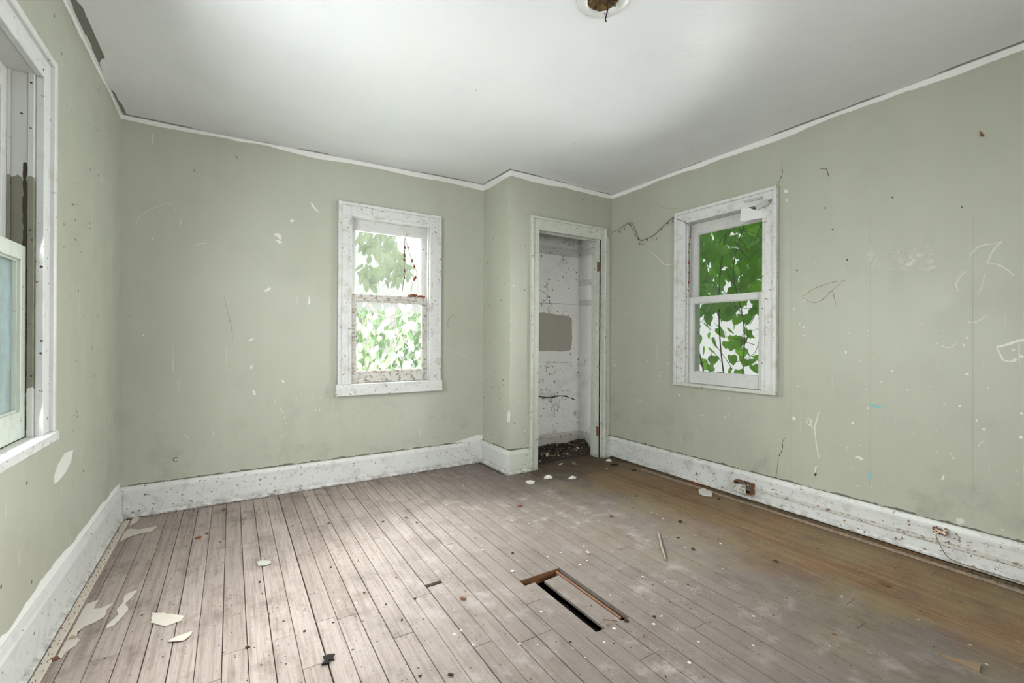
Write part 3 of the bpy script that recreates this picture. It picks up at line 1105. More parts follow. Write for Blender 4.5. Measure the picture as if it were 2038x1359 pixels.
patch('R', [z(1490, 1110), z(1535, 1105), z(1555, 1140), z(1520, 1165), z(1490, 1150)], 'chalk', jag=.006)
patch('R', [z(672, 838), z(700, 850), z(684, 854)], 'scuff')
patch('R', [z(1970, 722), z(1986, 724), z(1978, 736)], 'scuff')
stroke('R', [z(95, 455), z(70, 490), z(70, 550), z(40, 610), z(30, 690), z(15, 780)], .0035, 'crack', 'plaster_crack', wob=.5)
stroke('R', [z(1670, 530), z(1680, 500), z(1710, 485)], .004)
stroke('R', [z(1965, 815), z(2005, 840)], .004)
stroke('R', [(1545, 372), (1552, 358), (1557, 345), (1556, 325)], .003, 'crack', 'plaster_crack', wob=.5)
stroke('R', [(1340, 525), (1326, 527), (1316, 520), (1304, 508), (1296, 502)], .005, 'scuff')
stroke('R', [(1300, 408), (1318, 412), (1335, 416), (1355, 413)], .002, 'bare_green')
for x_ in (1574, 1731.5, 1936):                                        # plasterboard tape lines
    stroke('R', [(x_, 420), (x_, 600), (x_, 800), (x_ - .5, 980)], .0014, 'seam', 'tape_seam', .0003, wob=.1, taper=False)

# ------------------------------------------------------------------ ceiling light hole with plaster canopy
rc = Vector((1.240, 1.317, HH))
fx = thing('ceiling_canopy', (rc.x, rc.y, ceil_z(rc.x, rc.y)))
tag(fx, 'round white light canopy broken open on the ceiling', 'light fixture')
ZC = ceil_z(rc.x, rc.y)


def lathe(bm, prof, seg=40, c=(0, 0)):
    rings = [[bm.verts.new((c[0] + r * math.cos(2 * PI * k / seg), c[1] + r * math.sin(2 * PI * k / seg), z_)) for k in range(seg)] for r, z_ in prof]
    for i in range(len(prof) - 1):
        for k in range(seg):
            bm.faces.new([rings[i][k], rings[i][(k + 1) % seg], rings[i + 1][(k + 1) % seg], rings[i + 1][k]])
    return rings


bm = NB()
lathe(bm, [(.104, .001), (.104, -.004), (.098, -.009), (.080, -.013), (.066, -.012), (.060, -.007), (.058, .001)])
obj('canopy_ring', bm, MAT['trim'], fx, smooth=True)
bm = NB()
rg_ = lathe(bm, [(.060, -.004), (.052, -.010), (.030, -.004), (.010, -.003)], 24)
bm.faces.new(rg_[-1])
for v in bm.verts:
    v.co += Vector((random.uniform(-1, 1), random.uniform(-1, 1), random.uniform(-1, .6))) * .004
obj('socket_grime', bm, MAT['hole'], fx)
wp = [on(x, y, 'Z', ZC - d) - Vector((rc.x, rc.y, ZC)) for x, y, d in ((1208, 0, .026), (1209, 20, .046), (1205, 38, .064), (1207, 43, .070))]
bm = NB()
tube(bm, smooth_path([(.0, .0, -.004), wp[0] * .5, *wp]), .0028, 6)
obj('wire_end', bm, MAT['black_wire'], fx)
bm = NB()
tube(bm, smooth_path([(.01, -.01, -.004), (.03, -.02, -.022), (.055, -.012, -.014)]), .0025, 6)
obj('wire_end', bm, MAT['black_wire'], fx)

# ------------------------------------------------------------------ electrical bits on the right baseboard
jb = thing('junction_box', (XR - .03, 1.76, .055))
bm = NB()
y0_, y1_, x0_, x1_, z0_, z1_ = 1.700, 1.822, XR - .068, XR - .020, .052, .124
for f in ((x0_, x1_, y0_, y0_ + .004, z0_, z1_), (x0_, x1_, y1_ - .004, y1_, z0_, z1_), (x0_, x1_, y0_ + .004, y1_ - .004, z1_ - .004, z1_),
          (x0_, x1_, y0_ + .004, y1_ - .004, z0_, z0_ + .004)):
    box(bm, *f, .0008)
obj('box_shell', bm, MAT['brown_wood'], jb)
bm = NB()
box(bm, x0_ - .002, x0_, y0_ + .035, y1_ + .002, z0_ - .002, z1_ - .018, .0006)
obj('cover_plate', bm, MAT['trim_bare'], jb)
bm = NB()
tube(bm, smooth_path([(x1_, y0_ + .012, z0_ + .03), (x0_ - .01, y0_ + .016, z0_ + .05), (x0_ - .016, y0_ + .03, z1_ + .008), (x0_ + .01, y0_ + .05, z1_ + .014)]), .0025, 6)
obj('loose_wire', bm, MAT['black_wire'], jb)
rebase(jb)
tag(jb, 'broken brown junction box on the right baseboard', 'junction box')

oy0, oy1, oz0, oz1 = .737, .787, .136, .170
ol = thing('wall_outlet', (XR - .02, .762, .136))
bm = NB()
q = [(oy0, oz0), (oy0 + .014, oz0 + .006), (oy0 + .030, oz0), (oy1, oz0 + .004), (oy1 + .001, oz1 - .003), (oy1 - .012, oz1), (oy1 - .020, oz1 - .010), (oy0 + .014, oz1 - .010), (oy0 + .008, oz1), (oy0 - .001, oz1 - .002)]
prism(bm, [Vector((XR - .050, a, c)) for a, c in q], Vector((.027, 0, 0)))
obj('receptacle_body', bm, MAT['outlet'], ol)
bm = NB()
tube(bm, smooth_path([(XR - .036, .775, .140), (XR - .045, .772, .115), (XR - .042, .762, .090), (XR - .050, .735, .045), (XR - .046, .700, .028), (XR - .045, .60, .0255), (XR - .044, .45, .0265)]), .0019, 6)
obj('hanging_wire', bm, MAT['twig_grey'], ol)
rebase(ol)
tag(ol, 'small broken receptacle with dangling wire on right baseboard', 'outlet')

# ------------------------------------------------------------------ tack strips along the walls
def tack_strip(x0, x1, ya, yb, label, seed, mat='tack_wood'):
    r = random.Random(seed)
    root = thing('tack_strip', ((x0 + x1) / 2, ya, 0.001))
    b = NB()
    n = 10
    for i in range(n):
        pass
    box(b, x0, x1, ya, yb, .0012, .0075, .001)
    obj('strip', b, MAT[mat], root)
    b = NB()
    k = int((yb - ya) / .045)
    for i in range(k):
        yy = ya + (i + .5) * (yb - ya) / k
        for xx in (x0 + (x1 - x0) * .28, x0 + (x1 - x0) * .70):
            a = Vector((xx + r.uniform(-.003, .003), yy + r.uniform(-.012, .012), .007))
            tube(b, [a, a + Vector((r.uniform(-.004, .004), r.uniform(-.008, .008), .006))], .0011, 4)
    pins = obj('tack_pins', b, MAT['rust'], root)
    pins['kind'] = 'stuff'
    rebase(root)
    return tag(root, label, 'tack strip')


tack_strip(XL + .032, XL + .060, -.6, 3.46, 'long tack strip with rusty pins by left baseboard', 1)
tack_strip(XR - .112, XR - .085, -.6, 2.62, 'dirty tack strip lying along the right baseboard', 2, 'tack_dirty')


# ------------------------------------------------------------------ things lying on the floor
def scrap(pts, label, cat, name='paper_scrap', mat='backing', th=.0016, curl=.004, seed=0, jag=.005, group=None, z=.0012):
    """torn flat piece: jagged outline on the floor, edges curling up a little"""
    r = random.Random(seed)
    q = [on(x, y, 'Z', 0) for x, y in pts]
    out = []
    for i in range(len(q)):
        a, c = q[i], q[(i + 1) % len(q)]
        k = max(1, int((c - a).length / (jag * 3)))
        for j in range(k):
            p = a.lerp(c, j / k)
            out.append(p + Vector((r.uniform(-1, 1), r.uniform(-1, 1), 0)) * jag * .5)
    cen = sum(out, Vector()) / len(out)
    b = NB()
    bot, top = [], []
    for p in out:
        lift = curl * max(0, mnoise.noise(p * 9 + Vector((seed, 0, 0))) + .25)
        bot.append(b.verts.new((p.x, p.y, z + lift)))
        top.append(b.verts.new((p.x, p.y, z + th + lift)))
    ct = b.verts.new((cen.x, cen.y, z + th))
    cb = b.verts.new((cen.x, cen.y, z))
    n = len(out)
    for i in range(n):
        j = (i + 1) % n
        b.faces.new([bot[i], bot[j], top[j], top[i]])
    f1 = b.faces.new(top)
    f2 = b.faces.new(bot[::-1])
    bmesh.ops.delete(b, geom=[ct, cb], context='VERTS')
    bmesh.ops.triangulate(b, faces=[f1, f2])
    o = obj(name, b, MAT[mat])
    base_mesh(o, (cen.x, cen.y, 0))
    return tag(o, label, cat, group)


z = zp((0, 940), 3.2425)
scrap([z(*p) for p in ((985, 910), (1060, 912), (1190, 930), (1170, 960), (1070, 995), (970, 975))], 'large four-sided beige backing scrap left of the middle boards', 'scrap', seed=1)
scrap([z(*p) for p in ((1075, 1100), (1130, 1070), (1240, 1030), (1236, 1052), (1190, 1090), (1120, 1100))], 'thin pointed beige sliver below the four-sided scrap', 'scrap', seed=2, jag=.003)
scrap([z(*p) for p in ((890, 760), (860, 800), (805, 850), (830, 885), (790, 935), (740, 985), (690, 1010), (685, 995), (760, 920), (752, 890), (790, 850), (800, 800), (845, 775))], 'zigzag torn beige strip between tack strip and scrap', 'scrap', seed=3, jag=.004)
scrap([z(*p) for p in ((640, 825), (600, 885), (660, 880), (730, 850), (690, 890), (670, 940), (600, 975), (540, 1000), (500, 1030), (490, 1065), (515, 1085), (490, 1120), (430, 1160), (390, 1205), (370, 1190), (470, 1010), (560, 850))], 'long ragged beige backing remnant beside the left tack strip', 'scrap', seed=4)
scrap([z(*p) for p in ((1015, 350), (985, 380), (900, 400), (820, 425), (772, 452), (800, 390), (840, 365), (900, 370))], 'pale curled strip in the far left corner', 'scrap', seed=5)
scrap([z(*p) for p in ((905, 298), (880, 325), (835, 345), (850, 310), (870, 290))], 'small torn beige bit at the far left corner', 'scrap', seed=6, jag=.003)
scrap([(512, 1120), (520, 1117), (538, 1118), (540, 1122), (530, 1126), (514, 1128)], 'flat pale green paint flake on middle boards', 'flake', 'paint_flake', 'flake', seed=7, jag=.002)
z = zp((1600, 960), 3.406)
scrap([z(*p) for p in ((905, 1165), (1000, 1200), (1205, 1240), (1185, 1290), (1090, 1250))], 'loose brown board splinter at lower right', 'splinter', 'board_splinter', 'splinter', th=.006, curl=0, seed=8, jag=.003)
scrap([z(*p) for p in ((490, 650), (540, 680), (595, 700), (580, 715), (545, 710), (520, 685))], 'curled dry leaf on brown boards near right wall', 'leaf', 'dry_leaf', 'leaf_brown', curl=.01, seed=9, jag=.002)
scrap([(1390, 977), (1400, 974), (1418, 982), (1416, 989), (1400, 987), (1392, 983)], 'pale chip under the junction box side of right baseboard', 'chip', 'plaster_chip', 'plaster', th=.008, seed=10, jag=.003)
scrap([(1374, 962), (1384, 960), (1390, 965), (1380, 970)], 'small red leaf beside right baseboard, nearer the closet', 'leaf', 'dry_leaf', 'leaf_red', curl=.01, seed=11, jag=.002)
scrap([(1396, 963), (1404, 962), (1405, 969), (1398, 970)], 'small red leaf beside right baseboard, nearer the junction box', 'leaf', 'dry_leaf', 'leaf_red', curl=.01, seed=12, jag=.002)
scrap([(1016, 1138), (1019, 1136), (1024, 1137), (1020, 1140)], 'tiny pale flake just left of the floor opening', 'flake', 'paint_flake', 'scuff', seed=13, jag=.001)

# wooden stick
p0, p1 = on(1310, 1060, 'Z', .006), on(1324, 1113, 'Z', .006)
bm = NB()
pp = [p0.lerp(p1, t) + Vector((.002 * math.sin(9 * t), 0, .0005)) for t in (0, .2, .45, .7, .9, 1)]
tube(bm, pp, .0058, 7, .0044)
o = obj('wooden_stick', bm, MAT['stick'])
base_mesh(o, (p0 + p1) / 2 - Vector((0, 0, .006)))
tag(o, 'single grey wooden stick lying on the floorboards', 'stick')


def chunk(px, py, w, label, cat, name, mat, seed, flat=.45, group=None, asp=.6):
    p = on(px, py, 'Z', 0)
    dep = math.sin(YAW) * p.x + math.cos(YAW) * p.y
    r = w / F_PX * dep * .5
    b = NB()
    lump(b, (0, 0, 0), r, r * asp, r * flat, seed, .45)
    zmin = min(v.co.z for v in b.verts)
    for v in b.verts:
        v.co.z = max(v.co.z, zmin * .55)
    zmin = min(v.co.z for v in b.verts)
    bmesh.ops.translate(b, verts=b.verts, vec=(0, 0, -zmin + .0006))
    bmesh.ops.rotate(b, verts=b.verts, cent=(0, 0, 0), matrix=Matrix.Rotation(seed * 1.7 - YAW, 3, 'Z') if seed % 2 else Matrix.Rotation(-YAW, 3, 'Z'))
    o = obj(name, b, MAT[mat])
    o.location = (p.x, p.y, 0)
    return tag(o, label, cat, group)


chunk(1054, 962, 19, 'white plaster chunk by the closet corner, leftmost of three', 'plaster chunk', 'plaster_chunk', 'plaster', 2)
chunk(1092, 953, 20, 'white plaster chunk before the closet, middle of three', 'plaster chunk', 'plaster_chunk', 'plaster', 4)
chunk(1139, 953, 18, 'white plaster chunk before the closet, rightmost of three', 'plaster chunk', 'plaster_chunk', 'plaster', 6)
chunk(1212, 918, 12, 'pinkish plaster bit beside the right door casing', 'plaster chunk', 'plaster_chunk', 'plaster', 8)
chunk(1170, 1101, 13, 'tan stone chip left of the wooden stick, larger of a pair', 'chip', 'stone_chip', 'pale_wood', 3)
chunk(1162, 1089, 8, 'tan stone chip left of the wooden stick, smaller of a pair', 'chip', 'stone_chip', 'pale_wood', 5)
z = zp((400, 960), 3.397)
scrap([z(*p) for p in ((822, 1190), (850, 1188), (862, 1176), (906, 1180), (893, 1200), (902, 1216), (870, 1214), (862, 1232), (815, 1243), (840, 1214))], 'jet black torn scrap on the boards in the foreground', 'scrap', 'tar_scrap', 'tar', th=.005, curl=.012, seed=77, jag=.004)
for k_, (pa, pb, lb) in enumerate((((1200, 1233), (1228, 1236), 'longer dark splinter at the near end of the floor opening'), ((1208, 1245), (1212, 1240), 'short dark splinter at the near end of the floor opening'))):
    p0, p1 = on(*pa, 'Z', .003), on(*pb, 'Z', .003)
    bm = NB()
    tube(bm, [p0, p0.lerp(p1, .5) + Vector((.001, .001, .001)), p1], .0026, 5, .0015)
    o = obj('wood_splinter', bm, MAT['brown_wood'])
    base_mesh(o, (p0 + p1) / 2 - Vector((0, 0, .003)))
    tag(o, lb, 'splinter')
chunk(922, 1192, 15, 'crumpled dark leaf left of the floor opening', 'leaf', 'dry_leaf', 'leaf_brown', 9, .4)
chunk(896, 1344, 14, 'dark crumb at the bottom edge, middle of floor', 'crumb', 'dirt_crumb', 'dirt', 11, .4)
chunk(492, 1289, 11, 'dark crumb in the left foreground boards', 'crumb', 'dirt_crumb', 'dirt', 13, .4)
chunk(144, 1272, 14, 'tan nut shell on the ragged beige remnant', 'nut shell', 'nut_shell', 'pale_wood', 15, .7)
chunk(106, 1314, 18, 'dark crumpled leaf on left tack strip in the foreground', 'leaf', 'dry_leaf', 'leaf_brown', 17, .5)
chunk(395, 1071, 13, 'orange brown leaf bit on far left boards', 'leaf', 'dry_leaf', 'leaf_red', 19, .4)
chunk(447, 1015, 11, 'small tan leaf bit near middle baseboard', 'leaf', 'dry_leaf', 'leaf_brown', 21, .3)
chunk(1216, 1028, 12, 'short brown bark piece in the middle distance', 'bark', 'bark_piece', 'leaf_brown', 23, .4)
chunk(1353, 1039, 11, 'dark crumb behind the wooden stick', 'crumb', 'dirt_crumb', 'dirt', 25, .6)
chunk(1379, 1094, 10, 'dark crumb right of the wooden stick', 'crumb', 'dirt_crumb', 'dirt', 27, .6)
chunk(1544, 1118, 10, 'dark crumb on brown boards below the wall crack', 'crumb', 'dirt_crumb', 'dirt', 29, .5)
chunk(1626, 1092, 9, 'pinkish crumb on brown boards near right wall', 'crumb', 'dirt_crumb', 'leaf_brown', 31, .5)
chunk(1660, 1263, 9, 'reddish crumb on grey boards at lower right', 'crumb', 'dirt_crumb', 'leaf_brown', 33, .5)
chunk(1302, 1228, 9, 'dark crumb right of the floor opening', 'crumb', 'dirt_crumb', 'dirt', 35, .5)
chunk(1247, 1236, 11, 'dark wood crumb at near end of floor opening', 'crumb', 'dirt_crumb', 'dirt', 37, .5)
chunk(1262, 937, 13, 'dark clump on boards beside right baseboard near closet', 'clump', 'dirt_clump', 'dirt', 39, .4)
p = on(1035, 1007, 'Z', 0)
chunk(1035, 1007, 13, 'brown leaf crumb in front of the closet corner', 'crumb', 'dirt_crumb', 'leaf_brown', 41, .4)
rg2 = random.Random(21)
for i in range(46):                                                     # small look-alike bits strewn about
    px, py = rg2.uniform(380, 1500), rg2.uniform(985, 1350)
    if 1020 < px < 1255 and 1120 < py < 1262:
        continue
    chunk(px, py, rg2.uniform(4, 7.5), 'small dark debris bit scattered across the bare floorboards', 'debris', 'debris_bit',
          rg2.choice(['dirt', 'dirt', 'leaf_brown', 'dirt_light']), i + 50, .5, 'dark debris bits on the floor')
for i in range(16):
    px, py = rg2.uniform(600, 1700), rg2.uniform(1020, 1350)
    if 1020 < px < 1255 and 1120 < py < 1262:
        continue
    chunk(px, py, rg2.uniform(3.5, 6), 'small white plaster bit scattered across the bare floorboards', 'debris', 'plaster_bit',
          'plaster', i + 110, .4, 'white plaster bits on the floor')


# ------------------------------------------------------------------ fine grit: edges, joints and heaps (uncountable)
def grit(name, spots, mat, label, seed, size=(.0012, .0035), parent=None):
    r = random.Random(seed)
    vs, fs = [], []
    for x, y, zz in spots:
        s = r.uniform(*size)
        a = r.random() * 6.28
        k = len(vs)
        for j in range(3):
            vs.append((x + s * math.cos(a + j * 2.09) * r.uniform(.6, 1.5), y + s * math.sin(a + j * 2.09), zz))
        vs.append((x, y, zz + s * r.uniform(.5, 1.1)))
        fs += [(k, k + 1, k + 3), (k + 1, k + 2, k + 3), (k + 2, k, k + 3), (k + 2, k + 1, k)]
    me = bpy.data.meshes.new(name)
    me.from_pydata(vs, [], fs)
    me.materials.append(MAT[mat])
    o = bpy.data.objects.new(name, me)
    C.objects.link(o)
    if parent is not None:
        o.parent = parent
        o['kind'] = 'stuff'
        return o
    return tag(o, label, 'grit', None, 'stuff')


rg3 = random.Random(77)
sp = []
for i in range(2600):                                                   # along the right wall
    yy = rg3.uniform(.2, 3.02)
    xx = XR - .034 - abs(rg3.gauss(0, .035))
    if yy < 2.65 and XR - .122 < xx < XR - .078:
        continue
    sp.append((xx, yy, .0006))
for i in range(900):
    sp.append((rg3.uniform(XL, XC), YB - .034 - abs(rg3.gauss(0, .014)), .0006))
for i in range(500):
    sp.append((XC - .034 - abs(rg3.gauss(0, .018)), rg3.uniform(YC, YB), .0006))
for i in range(500):
    sp.append((rg3.uniform(2.0, 2.95), YC - .036 - abs(rg3.gauss(0, .10)), .0006))
for i in range(400):
    sp.append((rg3.uniform(DX0 + .03, DX1 - .03), YC + .105 - abs(rg3.gauss(0, .07)), .0006))
floor_grit = grit('floor_grit', sp, 'dirt', 'dark grit and brown crumbs lying about the floorboards', 1)
sp = []
for cx_, cy_, n_, sg in ((640, 1102, 90, 9), (690, 1098, 120, 12), (1330, 1300, 220, 22), (1290, 1275, 120, 14), (1345, 1210, 120, 20), (1390, 1215, 90, 18), (1520, 1195, 100, 20), (1690, 1235, 110, 16), (765, 1070, 70, 14), (840, 1048, 60, 10), (1440, 1280, 80, 24), (1000, 1000, 80, 26)):
    for i in range(n_):
        q = on(cx_ + rg3.gauss(0, sg * 1.7), cy_ + rg3.gauss(0, sg * .8), 'Z', 0)
        if not (HX0 - .02 < q.x < HX1 + .02 and HY0 - .02 < q.y < HY1 + .02):
            sp.append((q.x, q.y, .0008))
grit('dirt_sweepings', sp, 'dirt_light', None, 2, (.0007, .0022), floor_grit)

# ------------------------------------------------------------------ closet debris
bm = NB()
nx, ny = 30, 22
gxs = [XC + .14 + (XR - .034 - XC - .14) * i / nx for i in range(nx + 1)]
gys = [YC + .116 + (YB - .034 - YC - .116) * j / ny for j in range(ny + 1)]


def heap(x, y):
    d = min(1, max(0, (y - YC - .01) / .33))
    e = min(1, max(0, (x - 2.15) / .25))
    h = .004 + .055 * d * (.35 + .65 * e)
    h *= .7 + .9 * (mnoise.noise(Vector((x * 6, y * 6, 1))) + .3)
    return max(.0008, h + .012 * mnoise.noise(Vector((x * 25, y * 25, 3))) * d)


g = [[bm.verts.new((x, y, heap(x, y))) for y in gys] for x in gxs]
gb = [[bm.verts.new((x, y, .0003)) for y in gys] for x in gxs]
for i in range(nx):
    for j in range(ny):
        bm.faces.new([g[i][j], g[i + 1][j], g[i + 1][j + 1], g[i][j + 1]])
for i in range(nx):
    bm.faces.new([gb[i][0], gb[i + 1][0], g[i + 1][0], g[i][0]])
    bm.faces.new([g[i][ny], g[i + 1][ny], gb[i + 1][ny], gb[i][ny]])
for j in range(ny):
    bm.faces.new([g[0][j], g[0][j + 1], gb[0][j + 1], gb[0][j]])
    bm.faces.new([gb[nx][j], gb[nx][j + 1], g[nx][j + 1], g[nx][j]])
o = obj('dirt_heap', bm, MAT['dirt'], smooth=False)
dirt_heap = tag(o, 'dark dirt and litter heaped on the closet floor', 'dirt', None, 'stuff')


def slab_at(x, y, zz, lx, ly, th, rot, tx, ty, mat, name, label, cat, seed, group=None, shape=None):
    r = random.Random(seed)
    b = NB()
    n = 6
    pts = shape or [(lx * .5 * math.cos(2 * PI * k / n + .3) * r.uniform(.7, 1.1), ly * .5 * math.sin(2 * PI * k / n + .3) * r.uniform(.7, 1.1)) for k in range(n)]
    prism(b, [Vector((a, c, 0)) for a, c in pts], Vector((0, 0, th)))
    bmesh.ops.rotate(b, verts=b.verts, cent=(0, 0, 0), matrix=(Matrix.Rotation(rot, 3, 'Z') @ Matrix.Rotation(tx, 3, 'X') @ Matrix.Rotation(ty, 3, 'Y')))
    zmin = min(v.co.z for v in b.verts)
    bmesh.ops.translate(b, verts=b.verts, vec=(0, 0, -zmin))
    o = obj(name, b, MAT[mat])
    o.location = (x, y, zz)
    return tag(o, label, cat, group)


rg6 = random.Random(55)
for nm, mt, cnt in (('leaf_crumbs', 'twig', 330), ('black_flakes', 'tar', 700), ('dirt_crumbs', 'dirt_light', 160), ('pale_flakes', 'backing', 60)):
    sp = []
    for i in range(cnt):
        x, y = rg6.uniform(2.12, XR - .045), YC + .118 + (YB - .05 - YC - .118) * rg6.random() ** .9
        if True:
            sp.append((x, y, heap(x, y) - .001))
    grit(nm, sp, mt, None, cnt, (.004, .013), dirt_heap)

rg4 = random.Random(31)
q = on(1143, 926, 'Z', 0)
slab_at(q.x, q.y, .002, .075, .05, .003, .3, .45, .2, 'glass_clear', 'glass_shard', 'clear broken glass shard at the closet threshold', 'glass shard', 1)
q = on(1092, 918, 'Z', 0)
slab_at(q.x, q.y, .004, .10, .035, .003, -.4, .2, .1, 'glass_clear', 'glass_shard', 'long glass shard by the left closet jamb', 'glass shard', 2)
q = on(1116, 925, 'Z', 0)
slab_at(q.x, q.y, .002, .085, .02, .005, .5, .1, .05, 'backing', 'wood_sliver', 'pale wood sliver across the closet threshold', 'sliver', 3)
q = on(1150, 892, 'Z', .05)
slab_at(q.x, q.y, .045, .05, .04, .004, .5, .4, .2, 'scuff', 'paper_scrap', 'crumpled pale scrap on the closet dirt heap', 'scrap', 4)
q = on(1222, 926, 'Z', 0)
slab_at(q.x, q.y, .001, .09, .04, .006, -.7, .05, .0, 'tar', 'dark_shard', 'dark flat shard right of the closet doorway', 'shard', 5)
q = on(1208, 934, 'Z', 0)
slab_at(q.x, q.y, .001, .045, .016, .005, .3, .05, .0, 'pale_wood', 'wood_sliver', 'short tan sliver right of the closet doorway', 'sliver', 6)
for i in range(26):
    x = rg4.uniform(2.2, 2.95)
    y = rg4.uniform(YC + .15, YB - .08)
    mt = rg4.choice(['dark_wood', 'leaf_brown', 'twig', 'dirt_light', 'backing', 'twig_grey'])
    slab_at(x, y, heap(x, y) + .006, rg4.uniform(.05, .12), rg4.uniform(.012, .04), .004, rg4.uniform(0, 3), rg4.uniform(-.3, .3), rg4.uniform(-.15, .15), mt,
            'litter_piece', 'brown litter piece among the closet floor debris', 'litter', i + 20, 'litter in the closet')

# ------------------------------------------------------------------ dead vines and bits around the windows
rt = thing('dead_vine')
pth = [(1344, 430), (1330, 440), (1312, 458), (1298, 470), (1285, 476), (1274, 478), (1268, 468), (1262, 452), (1256, 443), (1246, 446), (1232, 456), (1218, 463)]
P3 = smooth_path([on(x, y, 'X', XR - .012 - .004 * (i % 3)) for i, (x, y) in enumerate(pth)], 4)
bm = NB()
tube(bm, P3, .0024, 5, .0013)
obj('vine_stem', bm, MAT['twig'], rt)
rg5 = random.Random(9)
for k in range(15):
    p = P3[int(2 + k * (len(P3) - 4) / 15)]
    L = rg5.uniform(.01, .05)
    bm = NB()
    e = p + Vector((0, rg5.uniform(-.008, .008), -L))
    tube(bm, [p, p.lerp(e, .5) + Vector((0, .002, 0)), e], .0008, 4)
    lump(bm, e, .004, .005, .008, k, .4)
    obj('dried_bud', bm, MAT['twig'], rt)
tag(rt, 'dead vine sagging from right window casing to closet', 'vine')

vr = thing('dead_vine')
P3 = smooth_path([on(x, y, 'X', XR + .010) for x, y in ((1345, 436), (1372, 445), (1374, 470), (1371, 500), (1372, 540), (1370, 575), (1368, 592))], 4)
for p in P3:
    p.y = min(p.y, W2['b'] - CASE - .006) if p.z < W2['top'] - CASE else p.y
    if p.z > W2['top'] - CASE - .02:
        p.x = XR - .030
bm = NB()
tube(bm, P3, .002, 5)
obj('vine_stem', bm, MAT['twig'], vr)
for k in range(8):
    p = P3[8 + int(k * (len(P3) - 9) / 8)]
    bm = NB()
    s = rg5.uniform(.008, .014)
    prism(bm, [p + Vector((-.004, -s, -s)), p + Vector((-.012, s * .2, 0)), p + Vector((-.004, s * .3, -s * 2.2))], Vector((.0006, 0, .0002)))
    obj('dried_leaf', bm, MAT['leaf_red'], vr)
tag(vr, 'red-leaved dead vine down left jamb of right window', 'vine')

# vine in the middle window with a heap of dead leaves on the meeting rail
vm = thing('dead_vine')
Yv = YB + .055
P3 = smooth_path([on(x, y, 'Y', Yv) for x, y in ((806, 470), (805, 500), (804, 530), (806, 545), (803, 560), (801, 578))], 4)
bm = NB()
tube(bm, P3, .0022, 5)
obj('vine_stem', bm, MAT['twig'], vm)
P4 = smooth_path([on(x, y, 'Y', Yv) for x, y in ((806, 472), (814, 500), (822, 525), (830, 545), (822, 560), (818, 583))], 4)
bm = NB()
tube(bm, P4, .0013, 5)
obj('vine_stem', bm, MAT['twig'], vm)
for k in range(16):
    p = (P3 if k % 3 else P4)[rg5.randrange(3, 19)]
    bm = NB()
    s = rg5.uniform(.010, .020)
    a = rg5.uniform(-.5, .5)
    prism(bm, [p + Vector((-s * .5, 0, 0)), p + Vector((0, -.003, s)), p + Vector((s * .6, 0, a * s)), p + Vector((.2 * s, .002, -s))], Vector((0, .0007, 0)))
    obj('dried_leaf', bm, MAT['leaf_brown' if k % 4 else 'leaf_red'], vm)
zr = 1.4325
for k in range(14):
    xx = 1.245 + .125 * rg5.random() + .0
    bm = NB()
    lump(bm, (xx, YB + .038 + rg5.uniform(-.006, .006), zr + .006 + .018 * rg5.random() * math.exp(-((xx - 1.29) / .04) ** 2)), .020, .010, .011, k, .7)
    obj('dried_leaf', bm, MAT['leaf_red' if k % 2 else 'leaf_brown'], vm)
tag(vm, 'dead vine and red leaves on middle window meeting rail', 'vine')

# bent bracket and plastic film at the head of the right window
z = zp((1300, 350), 3.02)
br = thing('blind_bracket')
a0, a1, a2, a3 = [on(*z(*p), 'X', XR - .032) for p in ((548, 150), (652, 122), (652, 138), (552, 162))]
bm = NB()
prism(bm, [a0, a1, a2, a3], Vector((-.008, 0, 0)))
obj('bracket_rail', bm, MAT['metal_grey'], br)
a = [on(*z(*p), 'X', XR - .034) for p in ((612, 180), (678, 140), (708, 138), (690, 175), (626, 205))]
bm = NB()
prism(bm, a, Vector((-.006, 0, 0)))
obj('bracket_arm', bm, MAT['metal_grey'], br)
bm = NB()
c_ = on(*z(695, 150), 'X', XR - .036)
lump(bm, c_, .006, .012, .012, 3, .5)
obj('bracket_screw', bm, MAT['rust'], br)
tag(br, 'bent grey metal blind bracket on right window head', 'bracket')
bm = NB()
fl = [on(*z(*p), 'X', XR - .020) for p in ((528, 195), (560, 185), (610, 205), (660, 190), (682, 215), (678, 250), (600, 262), (522, 275))]
prism(bm, fl, Vector((-.0012, 0, 0)))
o = obj('plastic_sheet', bm, MAT['plastic_film'])
tag(o, 'torn white plastic sheet under the bent blind bracket', 'sheet')

# insects and a wire stuck to the right wall
bm = NB()
c_ = on(1953, 268, 'X', XR - .004)
lump(bm, c_, .003, .006, .009, 4, .5)
tube(bm, [c_, c_ + Vector((-.002, .004, .018))], .0025, 5)
tube(bm, [c_, c_ + Vector((-.002, -.010, -.012))], .002, 5)
tag(obj('wall_insect', bm, MAT['leaf_brown']), 'small brown insect high on the right wall', 'insect')
bm = NB()
z = zp((1560, 80), 4.264)
tube(bm, [on(*z(*p), 'X', XR - .002) for p in ((312, 1090), (340, 1092), (365, 1092), (372, 1130), (382, 1155))], .0012, 5)
tag(obj('wire_bit', bm, MAT['black_wire']), 'bent black wire bit above right window corner', 'wire')
c_ = on(1386, 944, 'X', XR - .026)
bm = NB()
prism(bm, [c_ + Vector((0, .012, -.012)), c_ + Vector((0, 0, .016)), c_ + Vector((0, -.010, -.014)), c_ + Vector((0, 0, .004))], Vector((.003, 0, 0)))
tag(obj('dry_leaf', bm, MAT['leaf_red']), 'tiny red leaf stuck to the right baseboard face', 'leaf')

# ------------------------------------------------------------------ outside: ground, vine, shrubs, trees
bm = NB()
box(bm, -14, 16, -12, 18, -.75, -.70)
struct(obj('ground', bm, MAT['grass']), 'grass outside the house', 'ground')


